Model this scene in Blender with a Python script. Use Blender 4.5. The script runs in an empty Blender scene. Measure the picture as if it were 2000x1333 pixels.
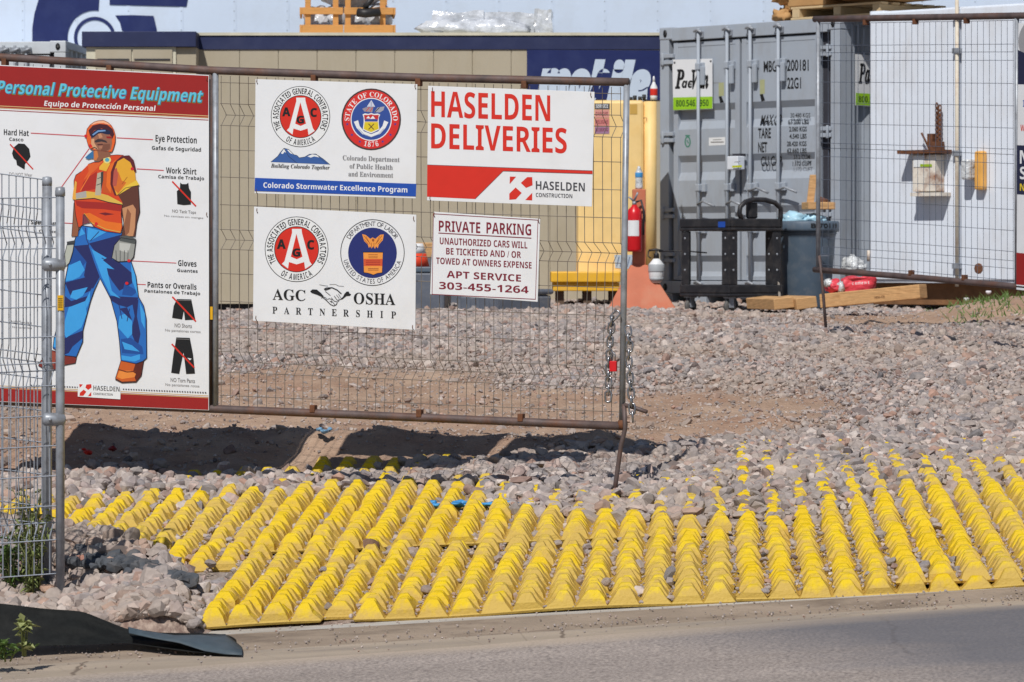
import bpy, bmesh, math, random
import numpy as np
from mathutils import Vector, Matrix, noise as mnoise

sc = bpy.context.scene
COL = sc.collection
R = math.radians
rng = np.random.default_rng(7)
random.seed(7)

# ------------------------------------------------------------------ camera, sky, sun, exposure
F, CX, HY, CZ = 7200.0, 1000.0, 510.0, 1.6        # focal length in photo pixels, principal column, horizon row, eye height
cam = bpy.data.cameras.new('camera')
camo = bpy.data.objects.new('camera', cam)
COL.objects.link(camo)
camo.location = (0, 0, CZ)
camo.rotation_euler = (R(90), 0, 0)
cam.sensor_width = 36
cam.lens = F / 2000 * 36
cam.shift_y = -(666.5 - HY) / 2000
cam.clip_start = 0.1
cam.clip_end = 6000
cam.dof.use_dof = True
cam.dof.focus_distance = 18.8
cam.dof.aperture_fstop = 10
sc.camera = camo

SUN_EL, SUN_AZ = 49.0, 17.0                         # elevation; degrees to the left of straight behind the camera
world = bpy.data.worlds.new('World')
sc.world = world
world.use_nodes = True
wn = world.node_tree
sky = wn.nodes.new('ShaderNodeTexSky')
sky.sky_type = 'NISHITA'
sky.sun_disc = False
sky.sun_elevation = R(SUN_EL)
sky.sun_rotation = R(180 + SUN_AZ)
sky.altitude = 1600
wn.links.new(sky.outputs[0], wn.nodes['Background'].inputs[0])
wn.nodes['Background'].inputs[1].default_value = 0.068
sun = bpy.data.lights.new('sun', 'SUN')
sun.energy = 4.3
sun.angle = R(0.53)
sun.color = (1.0, 0.965, 0.91)
suno = bpy.data.objects.new('sun', sun)
COL.objects.link(suno)
sd = Vector((math.sin(R(SUN_AZ)) * math.cos(R(SUN_EL)), math.cos(R(SUN_AZ)) * math.cos(R(SUN_EL)), -math.sin(R(SUN_EL))))
suno.rotation_euler = sd.to_track_quat('-Z', 'Y').to_euler()
sc.view_settings.view_transform = 'Standard'
sc.view_settings.look = 'None'
sc.view_settings.exposure = -0.2
sc.view_settings.gamma = 1.0

# ------------------------------------------------------------------ materials
def S(r, g, b):
    f = lambda c: c / 12.92 if c <= 0.04045 else ((c + 0.055) / 1.055) ** 2.4
    return (f(r / 255), f(g / 255), f(b / 255))

MATS = {}
def mat(name, rgb, rough=0.6, metal=0.0, var=0.12, scale=6.0, dirt=None, dirt_amt=0.0, dirt_scale=3.0,
        bump=0.0, bump_scale=40.0, spec=0.4, stretch=(1, 1, 1), dirt_lo=0.48, dirt_hi=0.7, rust=0.0):
    if name in MATS: return MATS[name]
    m = bpy.data.materials.new(name); m.use_nodes = True
    nt = m.node_tree; b = nt.nodes['Principled BSDF']
    N, L = nt.nodes.new, nt.links.new
    tc = N('ShaderNodeTexCoord'); mp = N('ShaderNodeMapping'); mp.inputs['Scale'].default_value = stretch
    L(tc.outputs['Object'], mp.inputs[0])
    n1 = N('ShaderNodeTexNoise'); n1.inputs['Scale'].default_value = scale; n1.inputs['Detail'].default_value = 6
    L(mp.outputs[0], n1.inputs['Vector'])
    mr = N('ShaderNodeMapRange'); mr.inputs[1].default_value = 0.3; mr.inputs[2].default_value = 0.7
    mr.inputs[3].default_value = 1 - var; mr.inputs[4].default_value = 1 + var
    L(n1.outputs[0], mr.inputs[0])
    mx = N('ShaderNodeVectorMath'); mx.operation = 'SCALE'
    mx.inputs[0].default_value = rgb; L(mr.outputs[0], mx.inputs['Scale'])
    out = mx.outputs[0]
    if dirt:
        n2 = N('ShaderNodeTexNoise'); n2.inputs['Scale'].default_value = dirt_scale; n2.inputs['Detail'].default_value = 8
        n2.inputs['Roughness'].default_value = 0.65
        L(mp.outputs[0], n2.inputs['Vector'])
        m2 = N('ShaderNodeMapRange'); m2.inputs[1].default_value = dirt_lo; m2.inputs[2].default_value = dirt_hi
        m2.inputs[3].default_value = 0; m2.inputs[4].default_value = dirt_amt
        L(n2.outputs[0], m2.inputs[0])
        mm = N('ShaderNodeMix'); mm.data_type = 'RGBA'
        L(m2.outputs[0], mm.inputs[0]); L(out, mm.inputs[6]); mm.inputs[7].default_value = (*dirt, 1)
        out = mm.outputs[2]
    if rust:
        m3 = N('ShaderNodeMapping'); m3.inputs['Scale'].default_value = (9, 9, 1.1); L(tc.outputs['Object'], m3.inputs[0])
        n5 = N('ShaderNodeTexNoise'); n5.inputs['Scale'].default_value = 1.6; n5.inputs['Detail'].default_value = 8; n5.inputs['Roughness'].default_value = .7; L(m3.outputs[0], n5.inputs['Vector'])
        m5 = N('ShaderNodeMapRange'); m5.inputs[1].default_value = .66; m5.inputs[2].default_value = .8; m5.inputs[3].default_value = 0; m5.inputs[4].default_value = rust; L(n5.outputs[0], m5.inputs[0])
        mr2 = N('ShaderNodeMix'); mr2.data_type = 'RGBA'; L(m5.outputs[0], mr2.inputs[0]); L(out, mr2.inputs[6]); mr2.inputs[7].default_value = (*S(136, 96, 70), 1)
        out = mr2.outputs[2]
    L(out, b.inputs['Base Color'])
    b.inputs['Roughness'].default_value = rough
    b.inputs['Metallic'].default_value = metal
    b.inputs['Specular IOR Level'].default_value = spec
    if bump:
        n3 = N('ShaderNodeTexNoise'); n3.inputs['Scale'].default_value = bump_scale; n3.inputs['Detail'].default_value = 5
        L(tc.outputs['Object'], n3.inputs['Vector'])
        bp = N('ShaderNodeBump'); bp.inputs['Strength'].default_value = 1.0; bp.inputs['Distance'].default_value = bump
        L(n3.outputs[0], bp.inputs['Height']); L(bp.outputs[0], b.inputs['Normal'])
    MATS[name] = m
    return m

DUST = S(176, 150, 124)
M_white = mat('sign_white', S(224, 226, 230), 0.45, var=0.015, dirt=S(205, 202, 198), dirt_amt=0.25, dirt_scale=4)
M_wpaint = mat('white_painted_steel', S(224, 231, 242), 0.5, var=0.03, scale=2, dirt=S(198, 196, 196), dirt_amt=0.5, dirt_scale=4, stretch=(1, 1, .35), bump=0.003, bump_scale=2.5, rust=.5)
M_trailer = mat('trailer_skin', S(206, 219, 238), 0.42, var=0.02, scale=1, dirt=S(188, 196, 206), dirt_amt=0.5, dirt_scale=1.2, bump=0.004, bump_scale=1.3)
M_navy = mat('navy_paint', S(22, 36, 92), 0.5, var=0.08, dirt=S(50, 60, 100), dirt_amt=0.4)
M_fascia = mat('navy_fascia', S(34, 43, 82), 0.6, var=0.08, dirt=S(70, 75, 100), dirt_amt=0.3)
M_tan = mat('tan_siding', S(176, 166, 146), 0.6, var=0.05, scale=1.5, dirt=S(160, 148, 124), dirt_amt=0.5, stretch=(1, 1, .3), bump=0.002, bump_scale=5)
M_tan2 = mat('cream_trim', S(205, 200, 180), 0.6)
M_gray = mat('grey_container_paint', S(163, 171, 182), 0.45, var=0.05, scale=3, dirt=S(146, 148, 152), dirt_amt=0.5, dirt_scale=6, stretch=(1, 1, .4), bump=0.002, bump_scale=4, rust=.35)
M_dkgray = mat('dark_rubber_gasket', S(52, 52, 60), 0.7)
M_galv = mat('galvanised_steel', S(152, 157, 165), 0.42, metal=0.2, var=0.18, scale=14, dirt=S(96, 92, 92), dirt_amt=0.5, dirt_scale=20)
M_fence = mat('bright_galvanised_wire', S(152, 158, 168), 0.4, metal=0.1, var=0.15, scale=14)
M_wire = mat('mesh_wire', S(136, 128, 120), 0.45, metal=0.3, var=0.25, scale=9, dirt=S(100, 78, 62), dirt_amt=0.5, dirt_scale=5)
M_wired = mat('dark_mesh_wire', S(96, 104, 120), 0.45, metal=0.2, var=0.25, scale=9)
M_rust = mat('rusty_pipe', S(96, 82, 80), 0.6, metal=0.15, var=0.3, scale=12, dirt=S(112, 72, 50), dirt_amt=0.8, dirt_scale=7, bump=0.001, bump_scale=80)
M_rustier = mat('rust_brown', S(104, 66, 44), 0.8, var=0.35, scale=25, bump=0.001, bump_scale=80)
M_yel = mat('yellow_cabinet_paint', S(240, 206, 140), 0.5, var=0.06, dirt=S(226, 180, 96), dirt_amt=0.5, dirt_scale=2.0, bump=0.002, bump_scale=3)
M_yel2 = mat('yellow_skid_paint', S(232, 178, 48), 0.5, var=0.1, dirt=DUST, dirt_amt=0.5)
M_orange = mat('faded_orange_paint', S(194, 110, 80), 0.65, var=0.08, dirt=S(196, 136, 108), dirt_amt=0.7, dirt_scale=4)
M_red = mat('red_gloss_paint', S(206, 30, 38), 0.3, var=0.06)
M_black = mat('black_plastic', S(38, 38, 42), 0.5, var=0.2, dirt=S(90, 84, 80), dirt_amt=0.35, dirt_scale=12)
M_rubber = mat('grey_rubber', S(96, 94, 92), 0.7)
M_bin = mat('blue_grey_plastic', S(80, 96, 112), 0.5, var=0.08, dirt=S(130, 132, 135), dirt_amt=0.35, dirt_scale=9)
M_tote = mat('dark_grey_plastic', S(96, 102, 114), 0.55, var=0.1, dirt=S(136, 134, 134), dirt_amt=0.5, dirt_scale=8)
M_wood = mat('bare_timber', S(198, 156, 108), 0.75, var=0.2, scale=10, dirt=S(150, 104, 62), dirt_amt=0.6, dirt_scale=9, stretch=(1, 1, 9), bump=0.002)
M_woodp = mat('pallet_wood', S(208, 150, 84), 0.75, var=0.2, scale=6, dirt=S(170, 108, 56), dirt_amt=0.6, dirt_scale=6, stretch=(1, 1, 8), bump=0.002)
M_pale = mat('pale_pallet_wood', S(206, 182, 142), 0.8, var=0.15, scale=6, dirt=S(176, 146, 104), dirt_amt=0.5, dirt_scale=6, bump=0.002)
M_card = mat('brown_cardboard', S(190, 148, 98), 0.8, var=0.12, dirt=S(150, 104, 62), dirt_amt=0.5, bump=0.01, bump_scale=6)
M_wrap = mat('clear_stretch_wrap', S(204, 208, 216), 0.18, var=0.18, scale=7, dirt=S(140, 145, 152), dirt_amt=0.8, dirt_scale=5, bump=0.03, bump_scale=9, spec=0.8)
M_bag = mat('thin_plastic_bag', S(205, 208, 210), 0.2, var=0.2, bump=0.02, bump_scale=25, spec=0.7)
M_redbag = mat('red_printed_bag', S(226, 74, 88), 0.4, var=0.12, bump=0.015, bump_scale=18)
M_blue = mat('blue_tarp', S(70, 150, 210), 0.5, var=0.15)
M_chain = mat('chain_steel', S(150, 150, 154), 0.28, metal=0.75, var=0.3, scale=60)
M_ltbl = mat('pale_blue_lettering', S(196, 210, 228), 0.5, var=0.02)
M_fabric = mat('black_silt_fabric', S(20, 22, 22), 0.8, var=0.3, scale=30, dirt=S(58, 58, 56), dirt_amt=0.3, dirt_scale=5, bump=0.003, bump_scale=60, spec=0.25)
M_leaf = mat('weed_leaf', S(86, 112, 52), 0.6, var=0.4, scale=30)
M_leaf2 = mat('pale_weed_leaf', S(150, 156, 104), 0.6, var=0.3, scale=30)
M_stem = mat('weed_stem', S(110, 116, 66), 0.7)
M_dry = mat('dry_grass', S(190, 166, 96), 0.8, var=0.3, scale=30)
M_petal = mat('white_petal', S(236, 230, 236), 0.6)
M_bark = mat('tree_bark', S(96, 80, 66), 0.9, var=0.3, bump=0.02, bump_scale=20)

# flat print inks
INK = {}
def ink(rgb, var=0.03):
    k = tuple(rgb)
    if k not in INK:
        INK[k] = mat('print_%d_%d_%d' % k, S(*rgb), 0.5, var=var, scale=12)
    return INK[k]
K = ink((26, 26, 28)); RED = ink((206, 44, 30)); DKG = ink((70, 70, 76)); MAROON = ink((122, 26, 46))
BLU = ink((30, 76, 168)); NAVY = ink((34, 44, 110)); WHT = ink((226, 228, 230)); BAND = ink((150, 32, 30)); GRY = ink((130, 128, 128))

# ------------------------------------------------------------------ mesh building
def P(px, py, Y):
    return Vector(((px - CX) * Y / F, Y, CZ - (py - HY) * Y / F))

class Plane:
    """a vertical plane through two plan points, each given as (photo column, distance)"""
    def __init__(s, a, b):
        s.A = Vector(((a[0] - CX) * a[1] / F, a[1])); B = Vector(((b[0] - CX) * b[1] / F, b[1]))
        s.d = (B - s.A).normalized(); s.len = (B - s.A).length
        s.n = Vector((s.d.y, -s.d.x))
        s.d3 = Vector((s.d.x, s.d.y, 0)); s.n3 = Vector((s.n.x, s.n.y, 0))
    def at(s, px, py, off=0.0):
        r = Vector(((px - CX) / F, 1.0))
        t = (s.n.dot(s.A) + off) / s.n.dot(r)
        return Vector((r.x * t, t, CZ - (py - HY) / F * t))
    def s_at(s, px):
        p = s.at(px, HY); return (Vector((p.x, p.y)) - s.A).dot(s.d)
    def w(s, u, z, off=0.0):
        return Vector((s.A.x + s.d.x * u + s.n.x * off, s.A.y + s.d.y * u + s.n.y * off, z))

class MB:
    def __init__(s): s.v = []; s.f = []; s.mi = []; s.m = []; s.sm = []
    def _m(s, m):
        if m is None: return 0
        if m not in s.m: s.m.append(m)
        return s.m.index(m)
    def add(s, vs, fs, m=None, smooth=False):
        o = len(s.v); i = s._m(m)
        s.v.extend([tuple(v) for v in vs])
        for f in fs:
            s.f.append(tuple(k + o for k in f)); s.mi.append(i); s.sm.append(smooth)
        return s
    def box(s, lo, hi, m=None):
        return s.obox(Vector((0, 0, 0)), Vector((1, 0, 0)), Vector((0, 1, 0)), Vector((0, 0, 1)), lo, hi, m)
    def obox(s, o, ax, ay, az, lo, hi, m=None, taper=1.0):
        vs = []
        cx, cy = (lo[0] + hi[0]) / 2, (lo[1] + hi[1]) / 2
        for z in (lo[2], hi[2]):
            k = taper if z == hi[2] else 1.0
            for x, y in ((lo[0], lo[1]), (hi[0], lo[1]), (hi[0], hi[1]), (lo[0], hi[1])):
                vs.append(o + ax * (cx + (x - cx) * k) + ay * (cy + (y - cy) * k) + az * z)
        fs = [(3, 2, 1, 0), (4, 5, 6, 7), (0, 1, 5, 4), (1, 2, 6, 5), (2, 3, 7, 6), (3, 0, 4, 7)]
        if ax.cross(ay).dot(az) < 0: fs = [f[::-1] for f in fs]
        return s.add(vs, fs, m)
    def tube(s, pts, r, n=8, m=None, caps=True, closed=False):
        pts = [Vector(p) for p in pts]
        rs = r if isinstance(r, (list, tuple)) else [r] * len(pts)
        vs = []; fs = []; prev = None; N = len(pts)
        for i, p in enumerate(pts):
            if closed: t = pts[(i + 1) % N] - pts[i - 1]
            else: t = pts[min(i + 1, N - 1)] - pts[max(i - 1, 0)]
            t.normalize()
            if prev is None:
                a = Vector((0, 0, 1)) if abs(t.z) < 0.9 else Vector((1, 0, 0))
                prev = (a - t * a.dot(t)).normalized()
            else:
                prev = (prev - t * prev.dot(t)).normalized()
            b = t.cross(prev)
            for k in range(n):
                a = 2 * math.pi * k / n
                vs.append(p + (prev * math.cos(a) + b * math.sin(a)) * rs[i])
        for i in range(N if closed else N - 1):
            j = (i + 1) % N
            for k in range(n):
                l = (k + 1) % n
                fs.append((i * n + k, i * n + l, j * n + l, j * n + k))
        if caps and not closed:
            fs.append(tuple(range(n))[::-1]); fs.append(tuple((N - 1) * n + k for k in range(n)))
        return s.add(vs, fs, m, smooth=n > 4)
    def lathe(s, c, prof, n=16, m=None, axis=None):
        az = (axis or Vector((0, 0, 1))).normalized()
        ax = az.orthogonal().normalized(); ay = az.cross(ax)
        c = Vector(c); vs = []; fs = []
        for r, z in prof:
            for k in range(n):
                a = 2 * math.pi * k / n
                vs.append(c + ax * math.cos(a) * r + ay * math.sin(a) * r + az * z)
        for i in range(len(prof) - 1):
            for k in range(n):
                l = (k + 1) % n
                fs.append((i * n + k, i * n + l, (i + 1) * n + l, (i + 1) * n + k))
        fs.append(tuple(range(n))[::-1]); fs.append(tuple((len(prof) - 1) * n + k for k in range(n)))
        return s.add(vs, fs, m, smooth=True)
    def blob(s, c, r, m=None, seed=0, amp=0.2, freq=2.0, sub=3, ax=None):
        bm = bmesh.new(); bmesh.ops.create_icosphere(bm, subdivisions=sub, radius=1)
        vs = []
        for v in bm.verts:
            k = 1 + amp * mnoise.noise(v.co * freq + Vector((seed * 7.3, seed, 1))) + 0.4 * amp * mnoise.noise(v.co * freq * 3 + Vector((seed * 3.1, 5, seed)))
            q = v.co * k
            vs.append(Vector(c) + Vector((q.x * r[0], q.y * r[1], q.z * r[2])))
        fs = [tuple(v.index for v in f.verts) for f in bm.faces]; bm.free()
        return s.add(vs, fs, m, smooth=True)
    def build(s, name, m=None, parent=None, bevel=0.0, at=None, angle=40):
        me = bpy.data.meshes.new(name)
        off = Vector((0, 0, 0))
        p = parent
        while p is not None: off += p.location; p = p.parent
        loc = Vector((0, 0, 0))
        if parent is None:
            loc = Vector(at) if at is not None else s.base()
            off = loc
        me.from_pydata([(v[0] - off.x, v[1] - off.y, v[2] - off.z) for v in s.v], [], s.f)
        if m is not None and not s.m: me.materials.append(m)
        for x in s.m: me.materials.append(x)
        if s.m: me.polygons.foreach_set('material_index', s.mi)
        me.polygons.foreach_set('use_smooth', s.sm)
        me.update()
        o = bpy.data.objects.new(name, me); COL.objects.link(o)
        o.location = loc
        o.parent = parent
        if bevel:
            b = o.modifiers.new('bevel', 'BEVEL'); b.width = bevel; b.segments = 2; b.limit_method = 'ANGLE'; b.angle_limit = R(40)
        return o
    def base(s):
        a = np.array(s.v); lo, hi = a.min(0), a.max(0)
        return Vector(((lo[0] + hi[0]) / 2, (lo[1] + hi[1]) / 2, lo[2]))

def tag(o, label=None, cat=None, group=None, kind=None):
    if label: o['label'] = label
    if cat: o['category'] = cat
    if group: o['group'] = group
    if kind: o['kind'] = kind
    return o
def thing(name, loc, label, cat, group=None):
    o = bpy.data.objects.new(name, None); COL.objects.link(o); o.location = loc
    o.empty_display_size = 0.2
    return tag(o, label, cat, group)

# ------------------------------------------------------------------ ground shape
def road_edge(X): return 14.46 + 0.14 * np.clip(X, -60, 60)
def mat_edge(X): return 15.13 - 0.045 * np.clip(X, -9, 9)
GY = np.array([-60, 14.5, 15.1, 20.0, 22.0, 24.0, 27.0, 30.0, 36.0, 60.0, 4000.0])
GZ = np.array([0.10, 0.10, 0.15, 0.51, 0.585, 0.75, 0.955, 1.035, 1.10, 1.20, 1.5])
CY = np.array([-60, 15.3, 20.0, 26.0, 30.0, 4000]); CS = np.array([0.06, 0.06, 0.028, 0.004, 0.0, 0.0])
def gsmooth(X, Y):
    return np.interp(Y, GY, GZ) + np.interp(Y, CY, CS) * np.clip(X, -8, 8) - 0.04 * np.clip(-X - 0.3, 0, 3.5) * np.clip((Y - 24) / 8, 0, 1)
def vnoise(X, Y, f, seed=0):
    out = np.zeros_like(X, dtype=float); r = np.random.default_rng(seed)
    for k in range(10):
        a = r.uniform(0, 2 * math.pi); w = f * r.uniform(0.6, 1.7); p = r.uniform(0, 6.28)
        out += np.sin((X * math.cos(a) + Y * math.sin(a)) * w + p + 1.3 * np.sin((X * math.sin(a) - Y * math.cos(a)) * w * 0.7 + p * 2))
    return out / 4.0
def ground_at(px, py, fn=None):
    fn = fn or (lambda x, y: float(gsmooth(np.array(x), np.array(y))))
    lo = 12.0; y = lo
    while y < 70:
        if CZ - (py - HY) * y / F <= fn((px - CX) * y / F, y): break
        y += 0.05
    a, b = y - 0.05, y
    for _ in range(20):
        c = (a + b) / 2
        if CZ - (py - HY) * c / F <= fn((px - CX) * c / F, c): b = c
        else: a = c
    return Vector(((px - CX) * b / F, b, CZ - (py - HY) * b / F))
# where the gravel begins to bury the mats, and where even their tips are gone (traced on the ground)
def ground_line(pts):
    q = [ground_at(x, y) for x, y in pts]
    return np.array([p.x for p in q]), np.array([p.y for p in q])
L1 = ground_line([(-150, 972), (0, 970), (130, 972), (250, 970), (400, 956), (600, 945), (780, 950), (850, 970), (930, 1003), (1050, 1022), (1200, 1035), (1400, 1045), (1600, 1035), (1750, 1005), (1900, 990), (2100, 960)])
L2 = ground_line([(-150, 950), (0, 945), (150, 945), (250, 950), (440, 920), (600, 905), (800, 900), (930, 905), (1000, 935), (1190, 945), (1270, 925), (1350, 890), (1450, 885), (1600, 905), (1750, 895), (1900, 870), (2100, 835)])
# bottom left corner, where stones spill over the mats
def corner_cover(X, Y):
    # 1 inside the heap of stones left of the mats
    edge = np.interp(Y, [14.6, 15.1, 15.6, 16.0, 16.5, 17.0, 17.4, 17.8, 18.1], [-1.32, -1.32, -1.36, -1.40, -1.48, -1.68, -1.9, -2.2, -3.2])
    return np.clip((edge - X) / 0.16 + 0.5, 0, 1) * (Y < 18.2) * (1 - np.clip((-1.55 - X) / .3, 0, 1) * np.clip((16.6 - Y) / .4, 0, 1) * .95)
def cover(X, Y):
    y1 = np.interp(X, *L1); y2 = np.interp(X, *L2)
    t = (Y - y1) / np.maximum(y2 - y1, .1)
    base = np.interp(X, [-.6, .3], [.03, .06])
    c = base * np.clip((Y - y1) / .16 + .5, 0, 1) + (np.interp(X, [.3, 1.2], [.1, .09]) - base) * np.clip(t / 1.08, 0, 1) ** np.interp(X, [.3, 1.2], [1, .85])
    return np.maximum(c, 0.09 * corner_cover(X, Y))
def gz(X, Y):
    X = np.asarray(X, float); Y = np.asarray(Y, float)
    z = gsmooth(X, Y) - 0.012 + cover(X, Y)
    far = np.clip((Y - 18.3) / 1.5, 0, 1) * np.clip((34.5 - Y) / 2, 0, 1)
    z += far * (0.012 * vnoise(X, Y, 2.2, 3) + 0.006 * vnoise(X, Y, 6, 4))
    z += 0.07 * np.exp(-((Y - 18.95 + 0.05 * X) / 0.25) ** 2) * np.clip((-0.35 - X) / 0.5, 0, 1)
    # ruts and humps behind the gate
    for x0, y0, a, rx, ry in ((-1.6, 20.5, .09, .4, .3), (-1.15, 20.4, .07, .2, .25), (-.7, 20.2, .11, .3, .25), (-.1, 20.0, .06, .3, .25), (.45, 19.8, .10, .22, .22), (-2.4, 20.5, .12, .3, .3), (-1.0, 22.1, .05, .6, .25), (1.9, 21.0, .05, .7, .5), (3.3, 24.0, .05, 1.0, .6)):
        z += a * np.exp(-((X - x0) / rx) ** 2 - ((Y - y0) / ry) ** 2)
    soil = np.exp(-((Y - 19.9 - .1 * np.abs(X)) / .8) ** 2) * np.clip((1.2 - X) / .5, 0, 1)
    z += soil * (.016 * vnoise(X, Y, 9, 21) + .010 * vnoise(X, Y, 22, 22))
    # spoil heap in front of the white container
    z += 0.05 * np.exp(-((X - 3.7) / 0.9) ** 2 - ((Y - 29.3) / 0.6) ** 2) + 0.12 * np.exp(-((X - 4.3) / 0.7) ** 2 - ((Y - 28.3) / 0.4) ** 2)
    z += 0.20 * np.clip((X - 3.0) / 1.1, 0, 1) * np.exp(-((Y - 29.4) / 0.6) ** 2)
    low = np.minimum(np.maximum(mat_edge(X) - 0.05, 0), 1e9)
    z = np.where(Y < low, np.minimum(gsmooth(X, Y) - 0.1, 0.04 + 0.06 * np.clip(X, -8, 8)), z)
    return z
def gz1(x, y): return float(gz(np.array([x]), np.array([y]))[0])

# how dirty (1) or stony (0) the ground is
def dirtmask(X, Y):
    n = 0.5 * vnoise(X, Y, 1.5, 11) + 0.35 * vnoise(X, Y, 4.0, 12)
    def E(x0, y0, rx, ry): return np.exp(-((X - x0) / rx) ** 2 - ((Y - y0) / ry) ** 2)
    m = 1.25 * E(-1.3, 21.9, 1.7, 1.6) + 1.3 * E(0.1, 20.2, 1.1, .95) + 1.3 * E(-1.1, 20.3, 1.2, .9) + 1.1 * E(-2.6, 20.5, 1.2, 1.0) + 0.7 * E(1.7, 21.3, .9, .8) + 0.55 * E(.3, 22.4, 1.0, .8)
    m += 0.5 * E(-1.3, 24.2, 1.0, .5) + 1.5 * E(3.7, 29.4, 1.4, .95) + 1.3 * E(4.6, 28.6, 1.2, 0.7) + 0.6 * E(2.6, 30.4, 1.8, .7)
    m += 1.3 * E(-1.1, 21.5, 2.4, .8) + 1.1 * E(.4, 21.3, 1.0, .6) + .9 * E(-1.2, 23.6, 1.4, 1.5) + .62 * E(1.5, 23.1, 1.0, 1.0) + .5 * E(2.6, 25.0, 1.4, .7) + .45 * E(.6, 25.6, 1.2, .6)
    m = m + 0.34 * n
    m = m * np.clip((Y - 18.9) / 0.4, 0, 1)
    return np.clip((m - 0.22) / 0.75, 0, 1)

# ------------------------------------------------------------------ ground, road, kerb
def build_ground():
    def axis(lo, hi, st, outs):
        a = list(np.arange(lo, hi, st))
        return np.array([-o for o in outs[::-1]] + a + outs)
    xs = np.concatenate([[-2500, -600, -150, -50, -25, -14, -10], np.arange(-8, 9.01, 0.055), [11, 15, 25, 50, 150, 600, 2500]])
    ys = np.concatenate([[-60, -20, 5, 12], np.arange(14.5, 33, 0.055), np.arange(33, 45, 0.25), [50, 60, 90, 200, 600, 1500, 4000]])
    X, Y = np.meshgrid(xs, ys)
    Z = gz(X, Y)
    d = dirtmask(X, Y)
    rough = (np.abs(X) < 9) & (Y > 14.5) & (Y < 40)
    jit = rng.normal(0, 1, X.shape)
    Z = Z + rough * jit * (0.004 + 0.003 * d)
    nx, ny = len(xs), len(ys)
    v = np.stack([X.ravel(), Y.ravel(), Z.ravel()], 1)
    idx = np.arange(nx * ny).reshape(ny, nx)
    f = np.stack([idx[:-1, :-1].ravel(), idx[:-1, 1:].ravel(), idx[1:, 1:].ravel(), idx[1:, :-1].ravel()], 1)
    me = bpy.data.meshes.new('ground')
    me.vertices.add(len(v)); me.vertices.foreach_set('co', v.ravel())
    me.loops.add(f.size); me.loops.foreach_set('vertex_index', f.ravel().astype(np.int32))
    me.polygons.add(len(f)); me.polygons.foreach_set('loop_start', np.arange(0, f.size, 4, dtype=np.int32))
    me.polygons.foreach_set('use_smooth', np.ones(len(f), bool))
    at = me.attributes.new('dirt', 'FLOAT', 'POINT'); at.data.foreach_set('value', d.ravel())
    me.update(calc_edges=True)
    m = bpy.data.materials.new('dirt_and_gravel_fines'); m.use_nodes = True
    nt = m.node_tree; N, L = nt.nodes.new, nt.links.new; b = nt.nodes['Principled BSDF']
    tc = N('ShaderNodeTexCoord'); a = N('ShaderNodeAttribute'); a.attribute_name = 'dirt'
    n1 = N('ShaderNodeTexNoise'); n1.inputs['Scale'].default_value = 2.3; n1.inputs['Detail'].default_value = 10; n1.inputs['Roughness'].default_value = .7
    L(tc.outputs['Object'], n1.inputs['Vector'])
    r1 = N('ShaderNodeValToRGB'); e = r1.color_ramp.elements
    e[0].position = .3; e[0].color = (*S(146, 118, 100), 1); e[1].position = .7; e[1].color = (*S(192, 166, 144), 1)
    L(n1.outputs[0], r1.inputs[0])
    n2 = N('ShaderNodeTexNoise'); n2.inputs['Scale'].default_value = 45; n2.inputs['Detail'].default_value = 6
    L(tc.outputs['Object'], n2.inputs['Vector'])
    r2 = N('ShaderNodeValToRGB'); e = r2.color_ramp.elements
    e[0].position = .35; e[0].color = (*S(120, 108, 102), 1); e[1].position = .68; e[1].color = (*S(180, 166, 154), 1)
    L(n2.outputs[0], r2.inputs[0])
    mx = N('ShaderNodeMix'); mx.data_type = 'RGBA'
    L(a.outputs['Fac'], mx.inputs[0]); L(r2.outputs[0], mx.inputs[6]); L(r1.outputs[0], mx.inputs[7])
    n4 = N('ShaderNodeTexNoise'); n4.inputs['Scale'].default_value = 0.9; n4.inputs['Detail'].default_value = 3
    L(tc.outputs['Object'], n4.inputs['Vector'])
    r4 = N('ShaderNodeMapRange'); r4.inputs[1].default_value = .5; r4.inputs[2].default_value = .68; r4.inputs[3].default_value = 0; r4.inputs[4].default_value = .2
    L(n4.outputs[0], r4.inputs[0])
    m4 = N('ShaderNodeMix'); m4.data_type = 'RGBA'; m4.inputs[7].default_value = (*S(160, 104, 80), 1)
    L(r4.outputs[0], m4.inputs[0]); L(mx.outputs[2], m4.inputs[6])
    L(m4.outputs[2], b.inputs['Base Color']); b.inputs['Roughness'].default_value = .95; b.inputs['Specular IOR Level'].default_value = .15
    n3 = N('ShaderNodeTexNoise'); n3.inputs['Scale'].default_value = 60; n3.inputs['Detail'].default_value = 8
    L(tc.outputs['Object'], n3.inputs['Vector'])
    bp = N('ShaderNodeBump'); bp.inputs['Distance'].default_value = .012; L(n3.outputs[0], bp.inputs['Height']); L(bp.outputs[0], b.inputs['Normal'])
    me.materials.append(m)
    o = bpy.data.objects.new('ground', me); COL.objects.link(o)
    tag(o, 'tan dirt and crushed stone ground of the building site', None, None, 'structure')

def strip(name, rows, m, label, tones=None):
    """rows: list of functions X -> (Y, Z); a long strip following the street"""
    xs = np.concatenate([[-900, -200, -60, -20, -12], np.arange(-8, 8.01, 0.2), [12, 20, 60, 200, 900]])
    mb = MB(); n = len(rows)
    for x in xs:
        for r in rows:
            y, z = r(x); mb.v.append((x, y, z))
    for i in range(len(xs) - 1):
        for k in range(n - 1):
            mb.f.append((i * n + k, (i + 1) * n + k, (i + 1) * n + k + 1, i * n + k + 1)); mb.mi.append(tones[k] if tones else 0); mb.sm.append(False)
    if tones: mb.m = m; m = None
    o = mb.build(name, m, None, at=(0, 0, 0))
    return tag(o, label, None, None, 'structure')

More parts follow.
